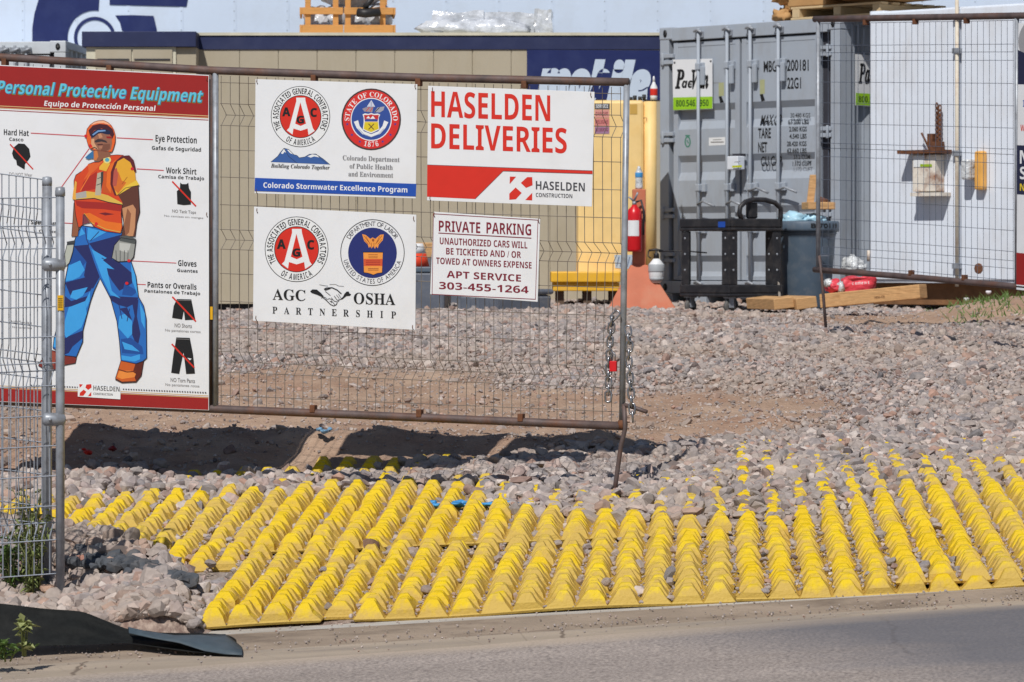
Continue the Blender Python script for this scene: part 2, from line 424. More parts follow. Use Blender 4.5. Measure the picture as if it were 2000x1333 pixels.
def build_road():
    m = bpy.data.materials.new('worn_asphalt'); m.use_nodes = True
    nt = m.node_tree; N, L = nt.nodes.new, nt.links.new; b = nt.nodes['Principled BSDF']
    tc = N('ShaderNodeTexCoord')
    n1 = N('ShaderNodeTexNoise'); n1.inputs['Scale'].default_value = 75; n1.inputs['Detail'].default_value = 3
    n2 = N('ShaderNodeTexNoise'); n2.inputs['Scale'].default_value = 1.1; n2.inputs['Detail'].default_value = 6
    mp = N('ShaderNodeMapping'); mp.inputs['Scale'].default_value = (.35, 1.6, 1); mp.inputs['Rotation'].default_value = (0, 0, R(-8))
    L(tc.outputs['Object'], n1.inputs['Vector']); L(tc.outputs['Object'], mp.inputs[0]); L(mp.outputs[0], n2.inputs['Vector'])
    r1 = N('ShaderNodeValToRGB'); e = r1.color_ramp.elements
    e[0].position = .3; e[0].color = (*S(112, 103, 99), 1); e[1].position = .7; e[1].color = (*S(194, 180, 170), 1)
    L(n1.outputs[0], r1.inputs[0])
    r2 = N('ShaderNodeMapRange'); r2.inputs[1].default_value = .35; r2.inputs[2].default_value = .65; r2.inputs[3].default_value = .86; r2.inputs[4].default_value = 1.1
    L(n2.outputs[0], r2.inputs[0])
    vm = N('ShaderNodeVectorMath'); vm.operation = 'SCALE'; L(r1.outputs[0], vm.inputs[0]); L(r2.outputs[0], vm.inputs['Scale'])
    # darker, plainer blue-grey tone to the right, with a soft uneven edge
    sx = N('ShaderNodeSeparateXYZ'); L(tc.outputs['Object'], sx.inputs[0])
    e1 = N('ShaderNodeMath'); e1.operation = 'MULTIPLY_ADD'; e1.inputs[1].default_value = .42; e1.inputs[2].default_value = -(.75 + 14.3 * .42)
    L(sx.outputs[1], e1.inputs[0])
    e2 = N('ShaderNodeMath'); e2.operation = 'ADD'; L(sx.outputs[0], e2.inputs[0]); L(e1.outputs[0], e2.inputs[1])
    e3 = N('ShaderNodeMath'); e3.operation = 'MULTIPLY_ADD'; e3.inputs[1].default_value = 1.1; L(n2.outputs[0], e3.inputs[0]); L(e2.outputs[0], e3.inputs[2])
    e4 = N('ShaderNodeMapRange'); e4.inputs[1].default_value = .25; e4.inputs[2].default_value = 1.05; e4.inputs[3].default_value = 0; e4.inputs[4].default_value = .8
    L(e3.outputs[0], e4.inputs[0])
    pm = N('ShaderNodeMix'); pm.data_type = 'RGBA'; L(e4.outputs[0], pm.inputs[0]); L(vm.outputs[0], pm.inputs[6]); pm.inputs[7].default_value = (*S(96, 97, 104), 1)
    # fine cracks and dust blown from the kerb
    vo = N('ShaderNodeTexVoronoi'); vo.feature = 'DISTANCE_TO_EDGE'; vo.inputs['Scale'].default_value = .9
    wv = N('ShaderNodeMix'); wv.data_type = 'RGBA'; wv.inputs[0].default_value = .12; L(tc.outputs['Object'], wv.inputs[6])
    nw = N('ShaderNodeTexNoise'); nw.inputs['Scale'].default_value = 3; nw.inputs['Detail'].default_value = 6; L(tc.outputs['Object'], nw.inputs['Vector']); L(nw.outputs['Color'], wv.inputs[7])
    L(wv.outputs[2], vo.inputs['Vector'])
    cm = N('ShaderNodeMapRange'); cm.inputs[1].default_value = 0; cm.inputs[2].default_value = .006; cm.inputs[3].default_value = .35; cm.inputs[4].default_value = 0; L(vo.outputs['Distance'], cm.inputs[0])
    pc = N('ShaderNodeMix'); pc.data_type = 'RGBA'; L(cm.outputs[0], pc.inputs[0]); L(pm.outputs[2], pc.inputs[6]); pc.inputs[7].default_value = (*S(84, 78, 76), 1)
    d1 = N('ShaderNodeMath'); d1.operation = 'MULTIPLY_ADD'; d1.inputs[1].default_value = -.14; L(sx.outputs[0], d1.inputs[0]); L(sx.outputs[1], d1.inputs[2])
    d2 = N('ShaderNodeMath'); d2.operation = 'MULTIPLY_ADD'; d2.inputs[1].default_value = .5; L(n2.outputs[0], d2.inputs[0]); L(d1.outputs[0], d2.inputs[2])
    d3 = N('ShaderNodeMapRange'); d3.inputs[1].default_value = 14.42; d3.inputs[2].default_value = 14.72; d3.inputs[3].default_value = 0; d3.inputs[4].default_value = .75; L(d2.outputs[0], d3.inputs[0])
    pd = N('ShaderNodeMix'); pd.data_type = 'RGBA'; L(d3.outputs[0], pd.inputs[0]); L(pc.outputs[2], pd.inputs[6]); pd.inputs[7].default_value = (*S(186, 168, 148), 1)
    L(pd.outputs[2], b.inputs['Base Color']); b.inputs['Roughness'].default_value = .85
    bp = N('ShaderNodeBump'); bp.inputs['Distance'].default_value = .004; L(n1.outputs[0], bp.inputs['Height']); L(bp.outputs[0], b.inputs['Normal'])
    zr = lambda x: 0.10 + 0.06 * float(np.clip(x, -8, 8))
    ed = lambda x: float(road_edge(x))
    fr = lambda x: max(float(mat_edge(x)), ed(x) + 0.3)
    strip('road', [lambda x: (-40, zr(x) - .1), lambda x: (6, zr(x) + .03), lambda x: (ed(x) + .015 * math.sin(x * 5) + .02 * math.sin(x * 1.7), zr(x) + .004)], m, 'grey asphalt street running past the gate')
    mk = mat('dusty_concrete', S(170, 155, 138), .9, var=.12, scale=3, dirt=S(138, 128, 120), dirt_amt=.9, dirt_scale=2.2, stretch=(.4, 1.5, 1), bump=.004, bump_scale=60)
    kt = mk.node_tree; kN, kL = kt.nodes.new, kt.links.new; kb = kt.nodes['Principled BSDF']; src = kb.inputs['Base Color'].links[0].from_socket
    ktc = kN('ShaderNodeTexCoord'); ks = kN('ShaderNodeSeparateXYZ'); kL(ktc.outputs['Object'], ks.inputs[0])
    kn = kN('ShaderNodeTexNoise'); kn.inputs['Scale'].default_value = 9; kn.inputs['Detail'].default_value = 6; kL(ktc.outputs['Object'], kn.inputs['Vector'])
    k1 = kN('ShaderNodeMath'); k1.operation = 'MULTIPLY_ADD'; k1.inputs[1].default_value = .06; kL(kn.outputs[0], k1.inputs[0]); kL(ks.outputs[0], k1.inputs[2])
    k2 = kN('ShaderNodeMath'); k2.operation = 'PINGPONG'; k2.inputs[1].default_value = .95; k1b = kN('ShaderNodeMath'); k1b.operation = 'ADD'; k1b.inputs[1].default_value = -.23; kL(k1.outputs[0], k1b.inputs[0]); kL(k1b.outputs[0], k2.inputs[0])
    k3 = kN('ShaderNodeMapRange'); k3.inputs[1].default_value = .004; k3.inputs[2].default_value = .012; k3.inputs[3].default_value = .75; k3.inputs[4].default_value = 0; kL(k2.outputs[0], k3.inputs[0])
    vo = kN('ShaderNodeTexVoronoi'); vo.feature = 'DISTANCE_TO_EDGE'; vo.inputs['Scale'].default_value = 2.2; kL(ktc.outputs['Object'], vo.inputs['Vector'])
    k4 = kN('ShaderNodeMapRange'); k4.inputs[1].default_value = .0; k4.inputs[2].default_value = .006; k4.inputs[3].default_value = .35; k4.inputs[4].default_value = 0; kL(vo.outputs['Distance'], k4.inputs[0])
    k5 = kN('ShaderNodeMath'); k5.operation = 'MAXIMUM'; kL(k3.outputs[0], k5.inputs[0]); kL(k4.outputs[0], k5.inputs[1])
    km = kN('ShaderNodeMix'); km.data_type = 'RGBA'; kL(k5.outputs[0], km.inputs[0]); kL(src, km.inputs[6]); km.inputs[7].default_value = (*S(98, 84, 72), 1)
    kL(km.outputs[2], kb.inputs['Base Color'])
    mk2 = mat('stained_kerb_face', S(150, 134, 118), .9, var=.2, scale=5, dirt=S(112, 98, 86), dirt_amt=.8, dirt_scale=4, stretch=(.5, 1.5, 1), bump=.005, bump_scale=50, dirt_lo=.5, dirt_hi=.62)
    mk3 = mat('grey_kerb_lip', S(188, 183, 176), .9, var=.1, scale=5, dirt=S(140, 130, 120), dirt_amt=.7, dirt_scale=3, stretch=(.5, 1.5, 1), bump=.004, bump_scale=50)
    def row(t, dz):
        return lambda x: (ed(x) - .03 + (fr(x) + .06 - ed(x) + .03) * t, zr(x) + dz)
    strip('kerb', [row(0, -.02), row(.02, .001), row(.48, .004), row(.60, .018), row(.74, .04), row(.80, .045), row(1.0, .046), row(1.001, -.05)], [mk, mk2, mk3], 'low rolled concrete kerb between asphalt and yellow mats', [2, 0, 1, 1, 1, 2, 2])
build_ground()
build_road()

# ------------------------------------------------------------------ rumble mats
PITCH = 0.131
PV = 0.086
AX = Vector((math.sin(R(3.0)), math.cos(R(3.0)), 0)); CXV = Vector((math.cos(R(3.0)), -math.sin(R(3.0)), 0))
MO = Vector((0.0, 15.14, 0))
def mat_material():
    m = bpy.data.materials.new('yellow_rumble_mat'); m.use_nodes = True
    nt = m.node_tree; N, L = nt.nodes.new, nt.links.new; b = nt.nodes['Principled BSDF']
    tc = N('ShaderNodeTexCoord'); a = N('ShaderNodeAttribute'); a.attribute_name = 'h'
    n1 = N('ShaderNodeTexNoise'); n1.inputs['Scale'].default_value = 16; n1.inputs['Detail'].default_value = 8; n1.inputs['Roughness'].default_value = .7
    L(tc.outputs['Object'], n1.inputs['Vector'])
    n2 = N('ShaderNodeTexNoise'); n2.inputs['Scale'].default_value = 1.5; n2.inputs['Detail'].default_value = 3
    L(tc.outputs['Object'], n2.inputs['Vector'])
    # settled dust: heavy on the flat web, thinner on the knobs, patchy
    s = N('ShaderNodeMath'); s.operation = 'MULTIPLY_ADD'; s.inputs[1].default_value = -0.42; s.inputs[2].default_value = 0.20
    L(a.outputs['Fac'], s.inputs[0])
    s2 = N('ShaderNodeMath'); s2.operation = 'ADD'; L(s.outputs[0], s2.inputs[0]); L(n1.outputs[0], s2.inputs[1])
    s3a = N('ShaderNodeMath'); s3a.operation = 'MULTIPLY_ADD'; s3a.inputs[1].default_value = 0.95; L(n2.outputs[0], s3a.inputs[0]); L(s2.outputs[0], s3a.inputs[2])
    a2 = N('ShaderNodeAttribute'); a2.attribute_name = 'tint'
    s3 = N('ShaderNodeMath'); s3.operation = 'MULTIPLY_ADD'; s3.inputs[1].default_value = 0.22; L(a2.outputs['Fac'], s3.inputs[0]); L(s3a.outputs[0], s3.inputs[2])
    mr = N('ShaderNodeMapRange'); mr.inputs[1].default_value = .82; mr.inputs[2].default_value = 1.1; mr.inputs[3].default_value = 0; mr.inputs[4].default_value = .74
    L(s3.outputs[0], mr.inputs[0])
    r1 = N('ShaderNodeValToRGB'); e = r1.color_ramp.elements
    e[0].position = .35; e[0].color = (*S(218, 183, 14), 1); e[1].position = .7; e[1].color = (*S(230, 201, 24), 1)
    L(n2.outputs[0], r1.inputs[0])
    mx = N('ShaderNodeMix'); mx.data_type = 'RGBA'; L(mr.outputs[0], mx.inputs[0]); L(r1.outputs[0], mx.inputs[6]); mx.inputs[7].default_value = (*S(184, 152, 92), 1)
    L(mx.outputs[2], b.inputs['Base Color']); b.inputs['Roughness'].default_value = .6; b.inputs['Specular IOR Level'].default_value = .2
    n3 = N('ShaderNodeTexNoise'); n3.inputs['Scale'].default_value = 70
    L(tc.outputs['Object'], n3.inputs['Vector'])
    bp = N('ShaderNodeBump'); bp.inputs['Distance'].default_value = .004; L(n3.outputs[0], bp.inputs['Height']); L(bp.outputs[0], b.inputs['Normal'])
    return m
M_mat = mat_material()
def rumble_mat(i0, i1, v0, nrows, lift, label, cut=None, curl=None, fl=0.0):
    """columns i0..i1 of knobs, nrows rows starting v0 metres behind the kerb edge"""
    vs = []; hs = []; fs = []; ts = []
    prof = [(.5, 0.0), (.455, .006), (.335, .031), (.19, .0595), (.125, .0675), (.0, .068)]
    r = np.random.default_rng(abs(i0) * 31 + nrows)
    for j in range(nrows):
        for i in range(i0, i1):
            u = (i + .5) * PITCH; v = v0 + (j + .5) * PV
            if cut and not cut(u, v): continue
            c = MO + CXV * u + AX * v
            if (j == 0 and r.random() < .02): continue
            o = len(vs); ring = []
            kh = min(1.15, max(.6, 1 + r.normal(0, .09) - .25 * (r.random() < .06))); jx, jy = r.normal(0, .006, 2); wk = 1 + r.normal(0, .08); tn = r.random()
            for (q, h) in prof[:-1]:
                for sx, sy in ((-1, -1), (1, -1), (1, 1), (-1, 1)):
                    lx, ly = sx * q * (wk if q < .4 else 1) * PITCH + (jx if q < .45 else 0), sy * (q if q < .3 else .5 - (.5 - q) * .8) * PV + (jy if q < .45 else 0)
                    p = c + CXV * lx + AX * ly
                    z = float(np.interp(p.y, GY, GZ) + np.interp(p.y, CY, CS) * min(max(p.x, -8), 8)) + lift + h * kh + (r.normal(0, .0015) if h > .02 else 0)
                    if curl: z += curl(p.x, (p - MO).dot(AX))
                    if q == .5: z += fl
                    vs.append((p.x, p.y, z)); hs.append(h / .068); ts.append(tn)
            n = len(prof) - 1
            for k in range(n - 1):
                for e in range(4):
                    e2 = (e + 1) % 4
                    fs.append((o + k * 4 + e, o + k * 4 + e2, o + (k + 1) * 4 + e2, o + (k + 1) * 4 + e))
            t = o + (n - 1) * 4
            fs.append((t, t + 1, t + 2, t + 3))
    # rim skirt: a thickness to the sheet
    mb = MB(); mb.v = vs; mb.f = fs; mb.mi = [0] * len(fs); mb.sm = [False] * len(fs)
    c = mb.base()
    o = mb.build('rumble_mat', M_mat, None, at=c)
    at = o.data.attributes.new('h', 'FLOAT', 'POINT'); at.data.foreach_set('value', np.array(hs, dtype=np.float32))
    at = o.data.attributes.new('tint', 'FLOAT', 'POINT'); at.data.foreach_set('value', np.array(ts, dtype=np.float32))
    sm = o.modifiers.new('thickness', 'SOLIDIFY'); sm.thickness = .012; sm.offset = -1
    wd = o.modifiers.new('weld', 'WELD'); wd.merge_threshold = 0.0015
    o.modifiers.move(1, 0)
    return tag(o, label, 'mat', 'yellow knobbed mats laid across the driveway')
def cutR(u, v): return u > 0.95 + max(0, (1.9 - v)) * 0.36 if v < 1.9 else u > 0.95
I_L = -10
rumble_mat(I_L, 7, 0.0, 20, 0.006, 'yellow knobbed mat lying by the kerb right of the black fabric', curl=lambda x, v: 0.006 * math.sin(x * 5 + v * 3))
rumble_mat(I_L, 7, 20 * PV + .02, 33, 0.020, 'yellow knobbed mat running under the hanging signs into the gravel', curl=lambda x, v: 0.014 * max(0, 1 - (v - 1.7) / .3))
rumble_mat(7, 22, 0.0, 21, 0.007, 'yellow knobbed mat by the kerb at centre right, partly under another mat', curl=lambda x, v: 0.01 * math.sin(x * 3.1))
rumble_mat(7, 24, 0.05, 55, 0.022, 'yellow knobbed mat overlapping its neighbour with a raised slanting edge', cut=cutR, curl=lambda x, v: 0.022 * max(0, 1 - v / .35) + .012 * math.sin(x * 2.3 + v))
rumble_mat(7, 15, 21 * PV + .03, 28, 0.010, 'yellow knobbed mat half buried in gravel beneath the gate drop rod')
rumble_mat(24, 38, 0.0, 58, 0.010, 'yellow knobbed mat at the right edge of the driveway', curl=lambda x, v: 0.008 * math.sin(x * 2.3 + v))
rumble_mat(-32, I_L, 1.5, 32, 0.008, 'yellow knobbed mat behind the wire fence, its front under rubble', curl=lambda x, v: 0.012 * math.sin(x * 2.3 + v))

# ------------------------------------------------------------------ gravel (stuff) and loose stones
def rock_mesh(seed, sub=2):
    bm = bmesh.new(); bmesh.ops.create_icosphere(bm, subdivisions=sub, radius=0.5)
    r = np.random.default_rng(seed)
    planes = [(Vector(r.normal(0, 1, 3)).normalized(), r.uniform(.26, .42)) for _ in range(9)]
    for v in bm.verts:
        p = v.co.copy()
        for n, d in planes:
            k = p.dot(n)
            if k > d: p -= n * (k - d)
        v.co = p * (1 + .06 * mnoise.noise(p * 5 + Vector((seed, 0, 0))))
    me = bpy.data.meshes.new('stone_shape'); bm.to_mesh(me); bm.free()
    return me
def stone_material():
    m = bpy.data.materials.new('crushed_stone'); m.use_nodes = True
    nt = m.node_tree; N, L = nt.nodes.new, nt.links.new; b = nt.nodes['Principled BSDF']
    oi = N('ShaderNodeObjectInfo'); r = N('ShaderNodeValToRGB'); cr = r.color_ramp
    cols = [(0, (139, 133, 132)), (.14, (176, 163, 155)), (.28, (153, 144, 142)), (.42, (183, 169, 160)), (.55, (143, 138, 140)), (.66, (178, 154, 144)), (.76, (208, 196, 189)), (.84, (113, 109, 110)), (.93, (178, 144, 128)), (1, (86, 84, 88))]
    cr.elements[0].position = 0; cr.elements[0].color = (*S(*cols[0][1]), 1)
    cr.elements[1].position = 1; cr.elements[1].color = (*S(*cols[-1][1]), 1)
    for p, c in cols[1:-1]:
        e = cr.elements.new(p); e.color = (*S(*c), 1)
    L(oi.outputs['Random'], r.inputs[0])
    tc = N('ShaderNodeTexCoord'); n1 = N('ShaderNodeTexNoise'); n1.inputs['Scale'].default_value = 4; n1.inputs['Detail'].default_value = 5
    L(tc.outputs['Object'], n1.inputs['Vector'])
    mr = N('ShaderNodeMapRange'); mr.inputs[1].default_value = .3; mr.inputs[2].default_value = .7; mr.inputs[3].default_value = .8; mr.inputs[4].default_value = 1.15
    L(n1.outputs[0], mr.inputs[0])
    vm = N('ShaderNodeVectorMath'); vm.operation = 'SCALE'; L(r.outputs[0], vm.inputs[0]); L(mr.outputs[0], vm.inputs['Scale'])
    # dust in patches over the whole bed
    geo = N('ShaderNodeNewGeometry'); n2 = N('ShaderNodeTexNoise'); n2.inputs['Scale'].default_value = .8; n2.inputs['Detail'].default_value = 4
    L(geo.outputs['Position'], n2.inputs['Vector'])
    m2 = N('ShaderNodeMapRange'); m2.inputs[1].default_value = .42; m2.inputs[2].default_value = .68; m2.inputs[3].default_value = 0; m2.inputs[4].default_value = .5
    L(n2.outputs[0], m2.inputs[0])
    mm = N('ShaderNodeMix'); mm.data_type = 'RGBA'; L(m2.outputs[0], mm.inputs[0]); L(vm.outputs[0], mm.inputs[6]); mm.inputs[7].default_value = (*S(172, 154, 138), 1)
    L(mm.outputs[2], b.inputs['Base Color']); b.inputs['Roughness'].default_value = .9; b.inputs['Specular IOR Level'].default_value = .25
    return m
M_stone = stone_material()
ROCKS = []
rockcol = bpy.data.collections.new('stone_shapes')
for k in range(14):
    me = rock_mesh(100 + k, 2 if k % 2 else 1); me.materials.append(M_stone)
    o = bpy.data.objects.new('stone_shape', me); rockcol.objects.link(o); ROCKS.append(me)

def scatter():
    pts = []; scl = []
    def put(X, Y, s, sink=.2, flat=(.5, .95)):
        n = len(X)
        ax = rng.uniform(.75, 1.35, n); ay = rng.uniform(.75, 1.25, n); az = rng.uniform(flat[0], flat[1], n)
        Z = gz(X, Y) + s * az * (.5 - sink) * .9
        pts.append(np.stack([X, Y, Z], 1)); scl.append(np.stack([s * ax, s * ay, s * az], 1))
    # the long gravel slope behind the mats
    n = 330000
    Y = rng.uniform(17.2, 36.5, n); X = rng.uniform(-1, 1, n) * (0.165 * Y + .6)
    c = cover(X, Y); d = dirtmask(X, Y)
    keep = (c > .075) & (rng.random(n) < (1 - .86 * d)) & ~((X < -1.2) & (Y < 18.1))
    X, Y, d = X[keep], Y[keep], d[keep]
    s = np.clip(np.exp(rng.normal(math.log(.029), .42, len(X))), .015, .10) * (1 - .45 * d)
    put(X, Y, s)
    # bigger stones
    n = 9000
    Y = rng.uniform(17.6, 36, n); X = rng.uniform(-1, 1, n) * (0.165 * Y + .6)
    keep = (cover(X, Y) > .08) & (rng.random(n) < (1 - .9 * dirtmask(X, Y))) & (rng.random(n) < np.interp(Y, [17, 20, 23, 36], [.9, .5, .25, .2]))
    X, Y = X[keep], Y[keep]
    put(X, Y, rng.uniform(.055, .095, len(X)), .3, (.45, .75))
    # stones spilled over the back of the mats
    n = 60000
    X = rng.uniform(-4, 4.2, n); Y = rng.uniform(15.5, 20.6, n)
    y1 = np.interp(X, *L1); y2 = np.interp(X, *L2)
    t = (Y - y1 + .15) / (y2 - y1 + .15)
    keep = (t > 0) & (t < 1.5) & (Y < 19.5 + .15 * X + .5 * (X > .9)) & (rng.random(n) < np.clip(.45 + 1.2 * t, 0, 1) * .6)
    X, Y = X[keep], Y[keep]
    put(X, Y, np.clip(np.exp(rng.normal(np.log(np.interp(X, [.2, 1.0], [.056, .048])), .35)), .022, .11), np.interp(X, [.2, 1.0], [.12, .2]), (.5, .8))
    # the row of larger pale stones along the shadow edge, left
    n = 1500
    X = rng.uniform(-3, -.3, n); Y = 18.95 - .05 * X + rng.normal(0, .22, n)
    put(X, Y, rng.uniform(.045, .1, n), .1, (.6, .95))
    # rubble heap in the left corner
    n = 15000
    X = rng.uniform(-3.6, -1.0, n); Y = rng.uniform(15.0, 18.2, n)
    keep = (X < np.interp(Y, [15.1, 15.6, 16.0, 16.5, 17.0, 17.4, 17.8, 18.1], [-1.34, -1.36, -1.40, -1.48, -1.68, -1.9, -2.2, -3.2])) & (Y > mat_edge(X) + .02)
    X, Y = X[keep], Y[keep]
    put(X, Y, np.clip(np.exp(rng.normal(math.log(.046), .42, len(X))), .02, .12), .1, (.55, .95))
    n = 6500
    X = rng.uniform(-2.9, -1.27, n) - .0; Y = mat_edge(X) + rng.uniform(-.03, 1.1, n)
    put(X, Y, np.clip(np.exp(rng.normal(math.log(.042), .4, n)), .02, .1), .1, (.55, .95))
    n = 1500
    X = rng.uniform(-2.4, -1.3, n); Y = mat_edge(X) + rng.uniform(-.07, .1, n)
    put(X, Y, np.clip(np.exp(rng.normal(math.log(.045), .4, n)), .02, .1), .1, (.55, .95))
    # small chips caught between the knobs
    n = 15000
    i = rng.integers(-24, 34, n)
    u = i * PITCH + rng.normal(0, .009, n); v = rng.uniform(.0, 4.2, n)
    X = MO.x + CXV.x * u + AX.x * v; Y = MO.y + CXV.y * u + AX.y * v
    sz = np.clip(np.exp(rng.normal(np.log(.011 + .006 * np.clip((v - .8) / 1.5, 0, 1)), .55)), .006, .06)
    keep = (Y < np.interp(X, *L1)) & (corner_cover(X, Y) < .3) & (rng.random(n) < .75)
    X, Y, sz = X[keep], Y[keep], sz[keep]
    Z = gsmooth(X, Y) + .012 + sz * .3 + .018 * (X > .8)
    pts.append(np.stack([X, Y, Z], 1)); scl.append(np.stack([sz, sz * 1.2, sz * .8], 1))
    # grit on the kerb
    n = 900
    X = rng.uniform(-2.6, 2.8, n); t = np.where(rng.random(n) < .45, rng.normal(.56, .035, n), rng.random(n) ** .7)
    Y = road_edge(X) + (mat_edge(X) - road_edge(X)) * t
    sz = rng.uniform(.004, .014, n)
    pts.append(np.stack([X, Y, .10 + .06 * X + np.interp(t, [0, .48, .8, 1], [.002, .006, .046, .048]) + .002], 1)); scl.append(np.stack([sz, sz, sz * .7], 1))
    p = np.concatenate(pts); s = np.concatenate(scl)
    ok = np.abs(p[:, 0]) < 9
    p, s = p[ok], s[ok]; n = len(p)
    print('stones', n)
    me = bpy.data.meshes.new('gravel'); me.vertices.add(n); me.vertices.foreach_set('co', p.ravel())
    a = me.attributes.new('scl', 'FLOAT_VECTOR', 'POINT'); a.data.foreach_set('vector', s.astype(np.float32).ravel())
    rot = np.stack([rng.normal(0, .5, n), rng.normal(0, .5, n), rng.uniform(0, 6.28, n)], 1)
    a = me.attributes.new('rot', 'FLOAT_VECTOR', 'POINT'); a.data.foreach_set('vector', rot.astype(np.float32).ravel())
    a = me.attributes.new('pick', 'INT', 'POINT'); a.data.foreach_set('value', rng.integers(0, 14, n).astype(np.int32))
    o = bpy.data.objects.new('gravel', me); COL.objects.link(o)
    ng = bpy.data.node_groups.new('gravel_bed', 'GeometryNodeTree')
    ng.interface.new_socket('Geometry', in_out='INPUT', socket_type='NodeSocketGeometry')
    ng.interface.new_socket('Geometry', in_out='OUTPUT', socket_type='NodeSocketGeometry')
    N, L = ng.nodes.new, ng.links.new
    gi = N('NodeGroupInput'); go = N('NodeGroupOutput')
    mp = N('GeometryNodeMeshToPoints'); ip = N('GeometryNodeInstanceOnPoints'); ci = N('GeometryNodeCollectionInfo')
    ci.inputs['Collection'].default_value = rockcol; ci.inputs['Separate Children'].default_value = True; ci.inputs['Reset Children'].default_value = True
    def attr(nm, t):
        q = N('GeometryNodeInputNamedAttribute'); q.data_type = t; q.inputs['Name'].default_value = nm; return q.outputs['Attribute']
    L(gi.outputs[0], mp.inputs['Mesh']); L(mp.outputs[0], ip.inputs['Points']); L(ci.outputs[0], ip.inputs['Instance'])
    ip.inputs['Pick Instance'].default_value = True
    L(attr('pick', 'INT'), ip.inputs['Instance Index']); L(attr('rot', 'FLOAT_VECTOR'), ip.inputs['Rotation']); L(attr('scl', 'FLOAT_VECTOR'), ip.inputs['Scale'])
    L(ip.outputs[0], go.inputs[0])
    md = o.modifiers.new('gravel_bed', 'NODES'); md.node_group = ng
    tag(o, 'grey and pinkish crushed stone spread over the slope and mats', 'gravel', None, 'stuff')
scatter()

def loose_stone(px, py, s, k, label, rgb, rot=(0, 0, 0), Y=None, lift=.06):
    p = ground_at(px, py)
    me = ROCKS[k].copy(); me.materials.clear()
    me.materials.append(mat('stone_%d_%d_%d' % rgb, S(*rgb), .9, var=.2, scale=20, dirt=S(150, 130, 112), dirt_amt=.5, dirt_scale=15, bump=.004))
    o = bpy.data.objects.new('loose_stone', me); COL.objects.link(o)
    o.location = (p.x, p.y, p.z + lift); o.scale = s; o.rotation_euler = rot
    return tag(o, label, 'stone', 'single stones lying on the mats')
loose_stone(724, 1098, (.10, .08, .085), 3, 'brown block of stone lying on the mat below the partnership sign', (128, 98, 80), (.3, .5, .6), lift=.07)
loose_stone(1184, 1160, (.055, .05, .055), 5, 'small pale stone wedged between knobs, leftmost of a close pair', (176, 160, 150), (.5, .2, .2), lift=.05)
loose_stone(1308, 1150, (.055, .05, .09), 7, 'upright grey stone between mat knobs, right of the small pale one', (140, 134, 132), (.2, .3, .4), lift=.06)
loose_stone(632, 1140, (.04, .04, .04), 9, 'small grey pebble on the yellow mat left of the brown block', (160, 152, 156), (.2, .3, .4), lift=.06)
loose_stone(1262, 960, (.09, .07, .11), 11, 'dark blue-grey stone standing beside the gate drop rod', (84, 88, 104), (.1, .3, .4), lift=.08)
loose_stone(90, 1172, (.09, .08, .05), 1, 'flat tan brick piece at the foot of the left fence post', (196, 160, 138), (.0, .1, .4), lift=.05)
loose_stone(160, 1142, (.07, .06, .06), 3, 'pink brick fragment in the rubble behind the black fabric', (196, 140, 122), (.4, .1, .4), lift=.11)

# ------------------------------------------------------------------ text
STY = {'sansb': 0x1D5D4, 'serifb': 0x1D400, 'serifbi': 0x1D468, 'sansbi': 0x1D63C, 'script': 0x1D4D0}
DIG = {'sansb': 0x1D7EC, 'serifb': 0x1D7CE, 'serifbi': 0x1D7CE, 'sansbi': 0x1D7EC, 'script': 0x1D7CE}
def styl(s, st):
    if st == 'thin': return s
    o = ''
    for ch in s:
        if 'A' <= ch <= 'Z': o += chr(STY[st] + ord(ch) - 65)
        elif 'a' <= ch <= 'z': o += chr(STY[st] + 26 + ord(ch) - 97)
        elif ch.isdigit() and ch.isascii(): o += chr(DIG[st] + ord(ch) - 48)
        else: o += ch
    return o
TC = {}
def tmesh(s, st, off=0.0):
    k = (s, st, off)
    if k not in TC:
        c = bpy.data.curves.new('t', 'FONT'); c.body = styl(s, st); c.size = 1; c.offset = off; c.resolution_u = 3
        c.fill_mode = 'FRONT'
        o = bpy.data.objects.new('t', c)
        COL.objects.link(o)
        dg = bpy.context.evaluated_depsgraph_get()
        me = bpy.data.meshes.new_from_object(o.evaluated_get(dg))
        v = np.array([(q.co.x, q.co.y) for q in me.vertices]).reshape(-1, 2)
        f = [tuple(p.vertices) for p in me.polygons]
        bpy.data.objects.remove(o); bpy.data.curves.remove(c); bpy.data.meshes.remove(me)
        TC[k] = (v, f)
    return TC[k]
def capheight(st, off=0.0): return tmesh('H', st, off)[0][:, 1].max()

